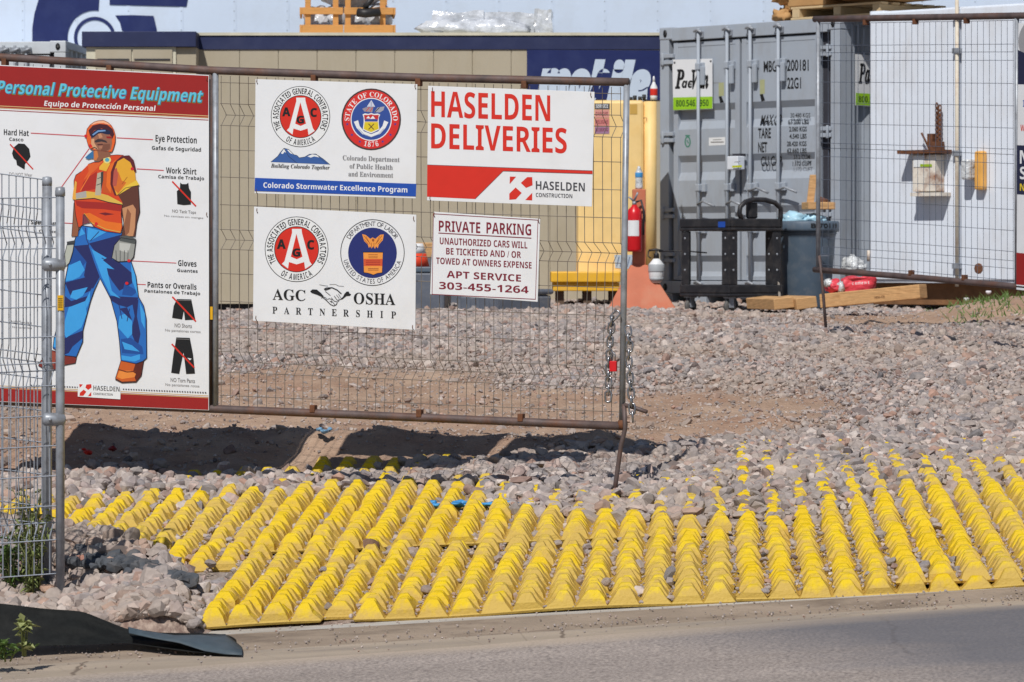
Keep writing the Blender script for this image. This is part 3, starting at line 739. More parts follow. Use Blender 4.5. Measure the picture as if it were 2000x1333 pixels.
class Board:
    """flat artwork on a vertical plane, in photo-pixel or crop coordinates"""
    def __init__(s, plane, off): s.p = plane; s.off = off; s.lv = 0; s.o = (0, 0, 1); s.parts = []; s.cur = None; s.nm = ''
    def crop(s, ox, oy, k): s.o = (ox, oy, k); return s
    def part(s, name):
        s.cur = MB(); s.nm = name; s.parts.append((name, s.cur)); return s
    def w(s, x, y): return s.p.at(s.o[0] + x / s.o[2], s.o[1] + y / s.o[2], s.off + s.lv * .00003)
    def up(s): s.lv += 1
    def poly(s, pts, m):
        s.up(); q = [s.w(*p) for p in pts]
        a = sum(pts[i][0] * pts[(i + 1) % len(pts)][1] - pts[(i + 1) % len(pts)][0] * pts[i][1] for i in range(len(pts)))
        f = tuple(range(len(q))); s.cur.add(q, [f if a < 0 else f[::-1]], m); return s
    def stroke(s, pts, w, m, closed=False):
        s.up(); n = len(pts); L = []
        for i in range(n):
            a = pts[i - 1] if (i or closed) else pts[0]; b = pts[(i + 1) % n] if (i < n - 1 or closed) else pts[-1]
            dx, dy = b[0] - a[0], b[1] - a[1]; l = math.hypot(dx, dy) or 1
            ww = w[i] if isinstance(w, (list, tuple)) else w
            L.append((-dy / l * ww / 2, dx / l * ww / 2))
        vs = []
        for i in range(n):
            vs.append(s.w(pts[i][0] + L[i][0], pts[i][1] + L[i][1])); vs.append(s.w(pts[i][0] - L[i][0], pts[i][1] - L[i][1]))
        fs = [(2 * i, 2 * i + 1, 2 * ((i + 1) % n) + 1, 2 * ((i + 1) % n)) for i in range(n if closed else n - 1)]
        s.cur.add(vs, fs, m); return s
    def disc(s, cx, cy, rx, ry, m, n=40): return s.poly([(cx + rx * math.cos(2 * math.pi * k / n), cy + ry * math.sin(2 * math.pi * k / n)) for k in range(n)], m)
    def ring(s, cx, cy, rx, ry, w, m, n=48): return s.stroke([(cx + rx * math.cos(2 * math.pi * k / n), cy + ry * math.sin(2 * math.pi * k / n)) for k in range(n)], w, m, True)
    def text(s, t, x, y, w, h, m, slope=0.0, st='sansb', shear=0.0, off=0.0):
        if s.nm in ('lettering', 'stencilled_lettering') and s.cur.v and len(t) > 1: s.part(s.nm)
        s.up(); v, f = tmesh(t, st, off); cap = capheight(st, off)
        lo, hi = v[:, 0].min(), v[:, 0].max(); vs = []
        for gx, gy in v:
            xx = x + (gx - lo) / (hi - lo) * w; yy = y - gy / cap * h + slope * (xx - x)
            vs.append(s.w(xx + shear * gy / cap * h, yy))
        s.cur.add(vs, f, m); return s
    def letters(s, t, x, y, w, h, m, slope=0.0, st='sansb', wk=.8):
        n = len(t)
        for i, ch in enumerate(t):
            v, f = tmesh(ch, st); k = v[:, 0].max() - v[:, 0].min(); cap = capheight(st)
            ww = k / cap * h * wk; cx = x + h * wk * .35 + (w - h * wk * .7) * i / (n - 1)
            s.text(ch, cx - ww / 2, y + slope * (cx - x), ww, h, m, slope, st)
        return s
    def ctext(s, t, cx, cy, r, a0, a1, h, m, st='sansb', bottom=False, wk=.75, off=0.0, ry=1.03):
        """along a circle; angles in degrees clockwise from the top"""
        s.up(); cap = capheight(st, off)
        ws = []
        for ch in t:
            if ch == ' ': ws.append(.35)
            else:
                v, f = tmesh(ch, st, off); ws.append((v[:, 0].max() - v[:, 0].min()) + .12)
        tot = sum(ws); pos = 0
        for ch, cw in zip(t, ws):
            mid = (pos + cw / 2) / tot; pos += cw
            if ch == ' ': continue
            a = R(a0 + (a1 - a0) * mid)
            v, f = tmesh(ch, st, off); lo, hi = v[:, 0].min(), v[:, 0].max(); vs = []
            for gx, gy in v:
                tx = (gx - (lo + hi) / 2) / cap * h * wk; ty = gy / cap * h
                if bottom: rr = r - ty; ang = a - tx / r * 1.0
                else: rr = r + ty; ang = a + tx / r
                vs.append(s.w(cx + rr * math.sin(ang), cy - rr * ry * math.cos(ang)))
            s.cur.add(vs, f, m)
        return s
    def build(s, root):
        for nm, mb in s.parts:
            if mb.v: mb.build(nm, None, root)

def panel(plane, corners, off, thick, m=None, rad=0):
    """a thin board from four traced corners TL TR BR BL"""
    mb = MB()
    f = [plane.at(x, y, off) for x, y in corners]; b = [q - plane.n3 * thick for q in f]
    mb.add(f + b, [(3, 2, 1, 0), (4, 5, 6, 7), (0, 1, 5, 4), (1, 2, 6, 5), (2, 3, 7, 6), (3, 0, 4, 7)])
    return mb

# ------------------------------------------------------------------ gates and wire fences
GA = Plane((0, 19.3), (1218, 18.15))
GB = Plane((1597, 27.5), (1985, 25.6))
def lerp(a, b, t): return a + (b - a) * t
def mesh_panel(mb, pl, x0, x1, top, bot, nv, hs, bends, r, depth=.035, shift=.014, sgn=-1, m=None, bulge=None):
    """welded wire panel: nv verticals between photo columns x0..x1, horizontals at fractions hs, folded at bends"""
    def Q(x, v, off):
        p = pl.at(x, lerp(top(x), bot(x), v), 0); return p + pl.n3 * off
    prof = []
    for c, hw in bends: prof += [(c - hw, 0), (c, 1), (c + hw, 0)]
    prof = [(0, 0)] + prof + [(1, 0)]
    for i in range(nv):
        x = lerp(x0, x1, i / (nv - 1)); pts = []
        for v, k in prof:
            p = Q(x, v, sgn * depth * k) + pl.d3 * (shift * k)
            if bulge: p += bulge(i / (nv - 1), v)
            pts.append(p)
        mb.tube(pts, r, 4, m)
    for h in hs:
        k = float(np.interp(h, [q[0] for q in prof], [q[1] for q in prof])); pts = []
        for j in range(13):
            x = lerp(x0 - 2, x1 + 2, j / 12); p = Q(x, h, sgn * depth * k + r * 1.6) + pl.d3 * (shift * k)
            if bulge: p += bulge(j / 12, h)
            pts.append(p)
        mb.tube(pts, r * 1.05, 4, m)

def main_gate():
    root = thing('swing_gate', (GA.w(1.3, 0.75)), 'large rusty pipe gate leaf with wire mesh, carrying the posters and signs', 'gate')
    top = lambda x: float(np.interp(x, [-420, 0, 415, 820, 1228], [92, 112, 138, 152, 161]))
    bot = lambda x: float(np.interp(x, [-420, 130, 415, 1218], [768, 789, 799, 833]))
    for nm, fn, r in (('top_rail', top, .0205), ('bottom_rail', bot, .021)):
        mb = MB(); mb.tube([GA.at(x, fn(x)) for x in (-420, -200, 0, 200, 415, 620, 820, 1020, 1228 if nm == 'top_rail' else 1220)], r, 12); mb.build(nm, M_rust, root)
    for xa, xb in ((421, 421), (1224, 1215)):
        mb = MB(); mb.tube([GA.at(xa, top(xa) + 5), GA.at(lerp(xa, xb, .5), 480), GA.at(xb, bot(xb) - 5)], .0155, 10); mb.build('post', M_galv, root)
    mb = MB(); mb.tube([GA.at(411.5, top(411) + 4, -.004), GA.at(411, bot(411) - 4, -.004)], .0135, 10); mb.build('post', M_rust, root)
    mb = MB(); mb.tube([GA.at(-300, top(-300) + 5), GA.at(-300, bot(-300) - 5)], .0155, 10); mb.build('post', M_galv, root)
    hs = [.02, .084, .118, .15, .224, .307, .391, .466, .497, .526, .6, .684, .764, .836, .868, .899, .97]
    bd = [(.118, .033), (.497, .03), (.868, .032)]
    t2 = lambda x: top(x) + 10; b2 = lambda x: bot(x) - 8
    bul = lambda u, v: GA.n3 * (-.05 * math.sin(u * 3.14) * max(0, v - .2) * max(0, 1 - v) - .05 * math.exp(-((u - .93) / .06) ** 2 - ((v - .62) / .12) ** 2)) + GA.d3 * (.02 * math.exp(-((u - .92) / .05) ** 2 - ((v - .6) / .15) ** 2) * math.sin(v * 40))
    mb = MB(); mesh_panel(mb, GA, 432, 1212, t2, b2, 45, hs, bd, .0017, bulge=bul); mb.build('mesh_panel', M_wire, root)
    mb = MB(); mesh_panel(mb, GA, -290, 402, t2, b2, 40, hs, bd, .0017); mb.build('mesh_panel', M_wire, root)
    for x, fn, s in ((10, top, 1), (215, top, 1), (614, top, 1), (818, top, 1), (1025, top, 1), (612, bot, -1), (820, bot, -1), (1018, bot, -1)):
        c = GA.at(x, fn(x) + s * 9, .004)
        mb = MB(); mb.obox(c, GA.d3, GA.n3, Vector((0, 0, 1)), (-.014, -.02, -.02), (.014, .02, .018)); mb.build('clip', M_rustier, root, bevel=.003)
    # drop rod with its bent handle
    mb = MB(); mb.tube([GA.at(1219, 790, .02), GA.at(1221, 838, .03), GA.at(1213, 870, .035), GA.at(1203, 940, .03), GA.at(1197, 985, .02)], .0115, 8); rod = mb.build('drop_rod', M_rust, root)
    mb = MB(); mb.tube([GA.at(1219, 791, .021), GA.at(1240, 797, .03), GA.at(1263, 805, .05)], .0105, 8); mb.build('handle', M_rust, rod)
    mb = MB(); mb.lathe(GA.at(1216, 829), [(.0, -.026), (.024, -.022), (.026, 0), (.022, .02), (0, .022)], 10); mb.build('hinge_collar', M_rustier, root)
    p = GA.at(413, 612, .018)
    mb = MB(); mb.obox(p, GA.d3, GA.n3, Vector((0, 0, 1)), (-.007, -.001, -.033), (.007, .001, .033)); mb.build('yellow_tag', ink((222, 170, 30)), root)
    return top, bot
gtop, gbot = main_gate()

def right_gate():
    root = thing('swing_gate', GB.w(1.0, 1.4), 'smaller pipe gate leaf with dark wire mesh in front of the white container', 'gate')
    top = lambda x: float(np.interp(x, [1590, 2000, 2400], [38, 31, 24])); bot = lambda x: float(np.interp(x, [1592, 1800, 1985, 2400], [527, 543, 560, 596]))
    for nm, fn in (('top_rail', top), ('bottom_rail', bot)):
        mb = MB(); mb.tube([GB.at(x, fn(x)) for x in (1591, 1690, 1800, 1900, 1990, 2180, 2380)], .0235 if nm == 'top_rail' else .022, 12); mb.build(nm, M_rust, root)
    for x in (1598, 1986, 2375):
        mb = MB(); mb.tube([GB.at(x, top(x) + 4), GB.at(x, bot(x) - 4)], .0165, 10); mb.build('post', M_galv, root)
    t2 = lambda x: top(x) + 9; b2 = lambda x: bot(x) - 6
    hs = [.0, .09, .118, .152, .24, .325, .41, .49, .51, .545, .64, .72, .80, .88, .915, .945, .99]
    for a, b in ((1606, 1979), (1994, 2366)):
        mb = MB(); mesh_panel(mb, GB, a, b, t2, b2, 33, hs, [(.118, .03), (.518, .03), (.915, .03)], .0017, shift=-.042); mb.build('mesh_panel', M_wired, root)
    for x, fn, s in ((1691, top, 1), (1788, top, 1), (1888, top, 1), (1780, bot, -1), (1884, bot, -1)):
        mb = MB(); mb.obox(GB.at(x, fn(x) + s * 8, .003), GB.d3, GB.n3, Vector((0, 0, 1)), (-.014, -.02, -.02), (.014, .02, .02)); mb.build('clip', M_rustier, root, bevel=.003)
    mb = MB(); mb.tube([GB.at(1600, 500, .02), GB.at(1605, 540, .02), GB.at(1613, 640, .02)], .0115, 8); mb.build('drop_rod', M_rust, root)
right_gate()

def left_fence():
    for k, (xp, Y, yt, yb, ang) in enumerate(((92, 16.30, 350, 1172, 1), (117.5, 16.1, 370, 1163, 0))):
        pl = Plane((-700, Y - .35 * (1 - ang) + .5 * ang), (xp, Y))
        lab = ('galvanised wire fence panel whose post stands nearest the frame edge, left of the pair', 'galvanised wire fence panel with a yellow tag on its post, right of the pair')[k]
        root = thing('wire_fence', pl.at(xp, yb), lab, 'fence')
        mb = MB(); mb.tube([pl.at(xp, yt), pl.at(xp, yb)], .0215 if k == 0 else .0195, 12)
        mb.lathe(pl.at(xp, yt), [(.0, .012), (.02, .008), (.0225, -.012), (.0222, -.03)], 12); mb.build('post', M_galv, root)
        # its wires run along the traced slopes, out of frame to the left
        tp = (lambda x: lerp(300, 352, (x + 300) / 392)) if k == 0 else (lambda x: lerp(392, 386, (x + 300) / 417))
        bt = (lambda x: lerp(1085, 1130, (x + 300) / 392)) if k == 0 else (lambda x: lerp(1150, 1120, (x + 300) / 417))
        hs = [.0, .075, .105, .135, .215, .29, .37, .44, .46, .50, .58, .66, .74, .82, .865, .91, 1.0]
        mb = MB(); mesh_panel(mb, pl, -330, xp - 5, tp, bt, 31 if k == 0 else 30, hs, [(.12, .035), (.46, .035), (.865, .035)], .0026, depth=.05, shift=.02 if k else -.03)
        mb.build('mesh_panel', M_fence, root)
        mb = MB(); mb.tube([pl.at(-335, yt - (50 if k == 0 else -10)), pl.at(-335, yb - 30)], .02, 12); mb.build('post', M_galv, root)
        if k == 1:
            for y in (517, 819):
                a, b = pl.at(86, y, .012), pl.at(124, y + 1, -.0)
                mb = MB(); c = (a + b) / 2; ax = (b - a).normalized()
                mb.tube([c - ax * .05, c - ax * .04, c + ax * .04, c + ax * .05], [.018, .029, .029, .018], 10)
                mb.tube([c - ax * .012 - Vector((0, .045, 0)), c - ax * .012 + Vector((0, .02, 0))], .007, 6)
                mb.build('clamp', M_galv, root)
            mb = MB(); mb.obox(pl.at(118, 592, .0205), pl.d3, pl.n3, Vector((0, 0, 1)), (-.013, -.0005, -.033), (.013, .001, .033)); tg = mb.build('yellow_tag', ink((224, 172, 30)), root)
            bd = Board(pl, .0222).part('lettering')
            for y in (584, 588, 592, 596, 600): bd.stroke([(113.5, y), (122, y)], 1.4, K)
            for nm, q in bd.parts: q.build(nm, None, tg)
left_fence()

# ------------------------------------------------------------------ signs tied to the big gate
SO = .03
def ties(root, pts):
    for x, y in pts:
        c = GA.at(x, y, SO)
        mb = MB(); mb.tube([c + GA.n3 * .001 + Vector((0, 0, .012)), c + GA.n3 * .006, c + GA.n3 * .004 + Vector((.004, 0, -.012)), c - GA.n3 * .012 + Vector((0, 0, .005)), c - GA.n3 * .025 + Vector((0, 0, .012))], .0018, 5)
        mb.build('wire_tie', M_rustier, root)
def sign(corners, label):
    c = [(corners[2][0] + corners[3][0]) / 2, (corners[2][1] + corners[3][1]) / 2]
    root = thing('site_sign', GA.at(c[0], c[1], SO), label, 'sign')
    panel(GA, corners, SO, .004).build('panel', M_white, root, bevel=.001)
    return root, Board(GA, SO + .0007)

# HASELDEN DELIVERIES
root, b = sign([(836, 168), (1161, 180), (1156, 404), (834, 392)], 'white sign with big red lettering about deliveries and a red band')
b.crop(800, 140, 2.6652)
b.part('red_band').poly([(92, 487), (952, 518), (952, 533), (487, 518), (340, 664), (91, 652)], RED)
b.stroke([(92, 486), (952, 517)], 2.5, DKG); b.stroke([(952, 534), (487, 519), (341, 664)], 2.5, DKG)
b.part('lettering').text('HASELDEN', 112, 236, 620, 134, RED, .037, off=.0)
b.text('DELIVERIES', 112, 400, 706, 130, RED, .037)
b.text('HASELDEN', 657, 614, 255, 44, DKG, .042); b.text('CONSTRUCTION', 657, 653, 190, 21, DKG, .035)
b.part('logo').poly([(522, 547), (554, 548), (521, 586)], RED).poly([(638, 550), (640, 592), (606, 606), (579, 580), (612, 550)], RED).poly([(519, 636), (552, 604), (583, 632), (553, 665), (519, 668)], RED).poly([(638, 632), (638, 671), (602, 669)], RED)
b.build(root); ties(root, [(845, 176), (1154, 186), (840, 388)])

# PRIVATE PARKING
root, b = sign([(847, 414), (1055, 428), (1050, 590), (840, 575)], 'small white private parking sign with maroon lettering and border')
b.crop(800, 140, 2.6652)
b.part('border').stroke([(124, 741), (668, 774), (655, 1186), (117, 1160)], 5, MAROON, True)
b.part('lettering').text('PRIVATE', 152, 832, 216, 56, MAROON, .046).text('PARKING', 400, 843, 233, 58, MAROON, .046)
b.stroke([(150, 841), (634, 868)], 5, MAROON)
b.text('UNAUTHORIZED CARS WILL', 157, 899, 456, 35, MAROON, .05).text('BE TICKETED AND / OR', 190, 952, 390, 34, MAROON, .05).text('TOWED AT OWNERS EXPENSE', 138, 1001, 497, 33, MAROON, .05)
b.text('APT SERVICE', 193, 1073, 387, 36, MAROON, .055).text('303-455-1264', 153, 1132, 466, 37, MAROON, .05)
b.build(root); ties(root, [(848, 420), (1052, 432)])

def agc(b, cx, cy, k, kk=1.03):
    """round emblem: lettered white ring, red disc with a big white A and three black letters"""
    q = lambda pts: [(cx + x * k, cy + y * k * kk) for x, y in pts]
    b.part('emblem').disc(cx, cy, 386 * k, 386 * k * kk, K).disc(cx, cy, 378 * k, 378 * k * kk, WHT)
    b.disc(cx, cy, 272 * k, 272 * k * kk, K).disc(cx, cy, 263 * k, 263 * k * kk, RED)
    b.poly(q([(-56, -240), (60, -240), (66, -190), (160, 145), (185, 180), (104, 232), (92, 150), (2, 178), (-92, 150), (-104, 226), (-178, 172), (-146, 140), (-54, -195)]), WHT)
    b.poly(q([(-2, -182), (72, 88), (2, 118), (-70, 88)]), RED)
    b.text('A', cx - 240 * k, cy - 8 * k, 110 * k, 112 * k, K, off=.03).text('C', cx + 128 * k, cy + 0 * k, 88 * k, 112 * k, K, off=.03).text('G', cx - 52 * k, cy + 86 * k, 100 * k, 96 * k, K, off=.03)
    b.ctext('THE ASSOCIATED GENERAL CONTRACTORS', cx, cy, 286 * k, -121, 121, 74 * k, K, wk=.52, ry=kk)
    b.ctext('OF AMERICA', cx, cy, 362 * k, 214, 146, 72 * k, K, bottom=True, wk=.56, ry=kk)

# stormwater programme sign
root, b = sign([(499, 155), (815, 165), (812, 388), (497, 378)], 'white stormwater programme sign with two round emblems and a blue band')
b.crop(520, 160, 6.664)
agc(b, 446, 455, 1.0)
b.part('mountain_logo').poly([(60, 1045), (150, 970), (180, 925), (230, 868), (290, 880), (360, 950), (400, 960), (430, 990), (500, 980), (560, 945), (610, 940), (680, 960), (740, 1005), (820, 1077)], ink((56, 92, 156)))
b.poly([(190, 932), (232, 872), (264, 928), (240, 912), (215, 942)], WHT).poly([(270, 885), (300, 888), (348, 945), (310, 930)], WHT).poly([(535, 972), (600, 945), (660, 957), (700, 988), (625, 972), (580, 988)], WHT)
b.stroke([(60, 1045), (150, 970), (180, 925), (230, 866), (290, 880), (360, 950), (400, 960), (430, 990), (500, 980), (560, 945), (640, 940), (740, 1005), (830, 1080)], 6, K).stroke([(232, 870), (290, 970), (400, 1060)], 5, K).stroke([(650, 942), (720, 1010), (790, 1072)], 4, K)
b.part('emblem').disc(1366, 490, 388, 402, ink((70, 52, 50))).disc(1366, 490, 368, 382, ink((206, 44, 40))).disc(1366, 490, 268, 280, WHT).disc(1366, 490, 256, 268, ink((48, 76, 150)))
b.ctext('STATE OF COLORADO', 1366, 490, 284, -94, 94, 62, WHT, st='serifb', wk=.85)
b.ctext('1876', 1366, 490, 348, 198, 162, 64, WHT, st='serifb', bottom=True, wk=.85)
for a in (-101, -128, -152, 101, 128, 152):
    x, y = 1366 + 318 * math.sin(R(a)), 490 - 328 * math.cos(R(a))
    b.poly([(x + (22 if i % 2 == 0 else 9) * math.sin(i * math.pi / 5), y - (22 if i % 2 == 0 else 9) * math.cos(i * math.pi / 5)) for i in range(10)], ink((52, 60, 140)))
b.poly([(1308, 326), (1368, 238), (1418, 326)], ink((200, 205, 220))).stroke([(1366, 262), (1366, 320)], 6, ink((90, 100, 150)))
b.poly([(1250, 352), (1300, 332), (1395, 328), (1380, 400), (1275, 388)], ink((150, 140, 150))).poly([(1405, 398), (1450, 335), (1540, 322), (1525, 372), (1480, 400)], ink((160, 160, 172)))
b.stroke([(1300, 385), (1345, 330)], 9, RED).stroke([(1350, 392), (1385, 335)], 8, RED).stroke([(1415, 395), (1475, 335)], 10, K)
b.poly([(1254, 426), (1285, 412), (1330, 420), (1366, 408), (1402, 420), (1450, 414), (1484, 428), (1464, 470), (1464, 540), (1474, 620), (1410, 652), (1366, 672), (1312, 652), (1256, 622), (1268, 530), (1268, 470)], WHT)
b.poly([(1272, 432), (1330, 434), (1366, 424), (1402, 434), (1466, 432), (1450, 520), (1284, 520)], ink((190, 44, 46))).poly([(1288, 488), (1446, 488), (1450, 518), (1284, 518)], ink((48, 76, 150)))
b.poly([(1300, 476), (1330, 446), (1356, 480)], WHT).poly([(1352, 486), (1386, 444), (1420, 482)], WHT)
b.poly([(1280, 524), (1454, 524), (1464, 614), (1406, 640), (1366, 658), (1316, 640), (1268, 616)], ink((214, 190, 40))).stroke([(1330, 548), (1400, 622)], 12, ink((90, 70, 40))).stroke([(1402, 548), (1332, 622)], 12, ink((90, 70, 40)))
b.stroke([(1168, 512), (1196, 590), (1262, 664), (1366, 704), (1468, 664), (1532, 590), (1562, 516)], [60, 46, 42, 42, 42, 46, 60], WHT).stroke([(1200, 612), (1270, 684), (1366, 722), (1462, 684), (1530, 612)], 6, ink((120, 130, 170)))
b.crop(480, 140, 2.6135)
b.part('blue_band').poly([(47, 543), (871, 574), (868, 638), (45, 610)], BLU)
b.part('lettering').text('Building Colorado Together', 128, 490, 300, 20, K, .036, 'serifbi').text('Colorado Department', 495, 452, 290, 24, ink((118, 118, 122)), .034, 'serifb').text('of Public Health', 530, 494, 220, 24, ink((118, 118, 122)), .034, 'serifb').text('and Environment', 524, 534, 228, 24, ink((118, 118, 122)), .034, 'serifb')
b.text('Colorado Stormwater Excellence Program', 90, 593, 735, 27, WHT, .034)
b.build(root); ties(root, [(502, 160), (811, 170), (501, 374)])

# partnership sign
root, b = sign([(496, 404), (813, 420), (811, 645), (494, 627)], 'white partnership sign with a handshake, red emblem and blue seal')
b.crop(500, 420, 6.058)
agc(b, 480, 408, .975)
b.part('emblem').ring(1378, 447, 376, 390, 8, K).disc(1378, 450, 288, 298, NAVY)
b.ctext('DEPARTMENT OF LABOR', 1378, 447, 306, -60, 60, 52, DKG, st='thin', wk=.8)
b.ctext('UNITED STATES OF AMERICA', 1378, 447, 356, 256, 106, 52, DKG, st='thin', bottom=True, wk=.8)
OR1, OR2, OR3 = ink((232, 150, 66)), ink((206, 84, 48)), ink((150, 80, 40))
b.poly([(1255, 228), (1300, 240), (1352, 285), (1380, 268), (1412, 285), (1470, 236), (1512, 232), (1500, 300), (1455, 350), (1440, 395), (1420, 372), (1408, 402), (1388, 372), (1366, 398), (1350, 372), (1336, 392), (1322, 350), (1280, 310)], OR1)
for p0, p1 in (((1275, 245), (1340, 330)), ((1300, 255), (1352, 350)), ((1280, 290), (1330, 350)), ((1490, 245), (1430, 330)), ((1465, 250), (1415, 350)), ((1490, 290), (1440, 350)), ((1366, 330), (1366, 390)), ((1395, 330), (1395, 390))): b.stroke([p0, p1], 6, OR3)
b.disc(1386, 300, 14, 18, OR3)
b.poly([(1262, 438), (1508, 440), (1500, 470), (1496, 690), (1440, 694), (1388, 716), (1330, 694), (1272, 686), (1272, 468)], K).poly([(1270, 447), (1500, 448), (1490, 682), (1438, 688), (1388, 708), (1332, 688), (1278, 680)], OR1)
b.poly([(1274, 522), (1496, 522), (1494, 606), (1277, 606)], OR2)
for y in (470, 490, 508): b.stroke([(1330, y), (1440, y)], 7, OR3)
for y in (545, 566, 588): b.stroke([(1300, y), (1470, y + 2)], 8, ink((150, 40, 36)))
for y in (636, 654): b.stroke([(1325, y), (1450, y)], 8, OR3)
b.part('lettering').text('AGC', 196, 1003, 388, 126, K, .04, 'serifb').text('OSHA', 1156, 1052, 492, 130, K, .03, 'serifb')
b.letters('PARTNERSHIP', 200, 1166, 1450, 80, K, .04, 'serifb', .8)
hs_ = b.part('handshake_drawing')
b.poly([(640, 905), (668, 882), (720, 885), (765, 922), (800, 960), (780, 972), (720, 945), (660, 925)], K)
b.poly([(1046, 935), (1072, 908), (1098, 908), (1106, 930), (1126, 940), (1110, 958), (1070, 960), (1020, 1000), (998, 1002), (1030, 968)], K)
for pts, w in (([(780, 970), (830, 1010), (880, 1060), (920, 1078), (950, 1062), (960, 1040)], 9), ([(806, 880), (830, 866), (900, 862), (960, 890), (1010, 935)], 12), ([(806, 878), (822, 890), (850, 880), (880, 868)], 12), ([(750, 826), (800, 836), (850, 842)], 4), ([(870, 824), (940, 822), (980, 842), (1040, 846)], 4), ([(820, 905), (880, 955)], 6), ([(890, 980), (925, 1020), (965, 1030), (985, 1012)], 6), ([(925, 960), (960, 1010), (1000, 1000), (1040, 965)], 7), ([(950, 945), (985, 990)], 5), ([(975, 935), (1005, 985)], 5), ([(840, 1000), (870, 990), (900, 1005), (890, 1040)], 6), ([(770, 985), (800, 970), (830, 985), (835, 1015)], 6), ([(870, 1020), (905, 1030), (935, 1066)], 6)): b.stroke(pts, w, K)
b.build(root); ties(root, [(502, 412), (808, 428), (500, 622), (806, 640)])

# protective equipment poster with the drawn worker
def poster():
    cor = [(-30, 126), (408, 147), (408, 802), (-30, 784)]
    root = thing('safety_poster', GA.at(190, 794, SO), 'tall white protective equipment poster with red bands and a drawn worker', 'poster')
    panel(GA, cor, SO, .004).build('panel', M_white, root, bevel=.001)
    b = Board(GA, SO + .0006)
    b.part('red_band').poly([(-29, 127.5), (407, 148.5), (407, 231), (-29, 211)], BAND)
    b.part('red_band').poly([(-29, 755), (407, 776), (407, 801), (-29, 783)], BAND)
    TN = ink((200, 170, 120))
    b.part('stripes').stroke([(-29, 206), (407, 227)], 1.6, TN).stroke([(-29, 210), (407, 231)], 1.4, TN).stroke([(-29, 214.5), (407, 235)], 1.6, BAND).stroke([(-29, 752.5), (407, 773.5)], 1.5, TN).stroke([(-29, 757), (407, 777.5)], 1.2, TN)
    b.part('lettering').crop(0, 60, 4.651)
    GRN = ink((96, 140, 40)); CY = ink((98, 190, 214)); CY2 = ink((48, 110, 160))
    b.text('Personal Protective Equipment', -35, 568, 1870, 112, GRN, .0462, 'sansb', .22, .055).text('Personal Protective Equipment', -29, 567, 1862, 112, CY2, .0462, 'sansb', .22, .028).text('Personal Protective Equipment', -31, 565, 1858, 110, CY, .0462, 'sansb', .22)
    b.text('Equipo de Proteccion', 400, 684, 694, 46, WHT, .046, 'sansb', .15).stroke([(1046, 672), (1062, 660)], 7, WHT).text('Personal', 1122, 718, 285, 46, WHT, .046, 'sansb', .15)
    b.crop(0, 0, 3.332)
    b.text('Hard Hat', 25, 880, 162, 38, K, .045, 'sansb').text('Casco', 60, 918, 92, 22, K, .04).text('Eye Protection', 1012, 922, 268, 42, K, .05, 'sansb').text('Gafas de Seguridad', 988, 976, 320, 25, K, .04).text('Work Shirt', 1080, 1128, 198, 38, K, .05, 'sansb').text('Camisa de Trabajo', 1030, 1161, 298, 22, K, .045)
    b.text('DO NOT Wear', 60, 1143, 150, 20, GRY, .05, 'thin')
    b.crop(290, 250, 7.015).text('NO Tank Tops', 325, 1160, 325, 42, GRY, .06, 'thin', 0, .012).text('No camisas sin mangas', 215, 1216, 535, 25, GRY, .06, 'thin')
    b.crop(260, 490, 4.444).text('Gloves', 390, 132, 160, 50, K, .05, 'sansb').text('Guantes', 382, 184, 178, 28, K, .05).text('Pants or Overalls', 125, 318, 425, 48, K, .05, 'sansb').text('Pantalones de Trabajo', 98, 362, 484, 27, K, .05)
    b.text('NO Shorts', 360, 664, 150, 34, GRY, .05, 'thin', 0, .012).text('No pantalones cortos', 278, 700, 307, 22, GRY, .05, 'thin').text('NO Torn Pants', 325, 1138, 212, 35, GRY, .05, 'thin', 0, .012).text('No pantalones rotos', 280, 1172, 295, 22, GRY, .05, 'thin')
    b.crop(0, 0, 1).text('Safety Vest', 60, 438, 51, 8, K, .045, 'thin', 0, .02).text('Chaleco', 76, 454, 34, 5, K, .045).text('NO Sandals', 22, 632, 40, 6, GRY, .05, 'thin').text('No sandalias', 24, 641, 38, 4, GRY, .05, 'thin')
    # pictograms
    b.part('pictogram').crop(0, 0, 3.332).poly([(78, 1000), (90, 960), (120, 935), (160, 938), (190, 970), (198, 1020), (185, 1042), (162, 1070), (160, 1105), (110, 1075), (105, 1045), (88, 1030)], K).stroke([(65, 940), (215, 1103)], 8, RED)
    b.part('pictogram').crop(290, 250, 7.015).poly([(435, 750), (460, 772), (520, 772), (545, 752), (555, 830), (582, 880), (580, 1052), (480, 1060), (395, 1045), (388, 870), (430, 830)], K).stroke([(325, 735), (650, 1075)], 20, RED)
    b.part('pictogram').crop(260, 490, 4.444).poly([(380, 420), (505, 423), (540, 600), (450, 602), (440, 520), (425, 597), (338, 583), (352, 480)], K).stroke([(382, 430), (504, 433)], 4, GRY).stroke([(340, 400), (545, 615)], 13, RED)
    b.part('pictogram').poly([(375, 753), (492, 757), (520, 900), (537, 1067), (460, 1070), (437, 880), (400, 1070), (330, 1060), (350, 900)], K).stroke([(376, 766), (490, 770)], 4, GRY).stroke([(335, 810), (530, 1015)], 13, RED).poly([(470, 930), (508, 938), (492, 952)], WHT)
    # pointer lines
    RL = ink((206, 40, 60)); b.crop(0, 0, 3.332)
    for p in ([(200, 867), (555, 887)], [(760, 898), (995, 910)], [(890, 1100), (1065, 1110)], [(580, 968), (370, 1260)]): b.part('pointer_line').stroke(p, 4.5, RL)
    b.part('pointer_line').crop(260, 490, 4.444).stroke([(-20, 88), (375, 107)], 5, RL)
    b.part('pointer_line').stroke([(-30, 288), (110, 294)], 5, RL)
    b.part('pointer_line').crop(0, 0, 1).stroke([(112, 435), (145, 437)], 1.3, RL)
    b.part('dotted_line')
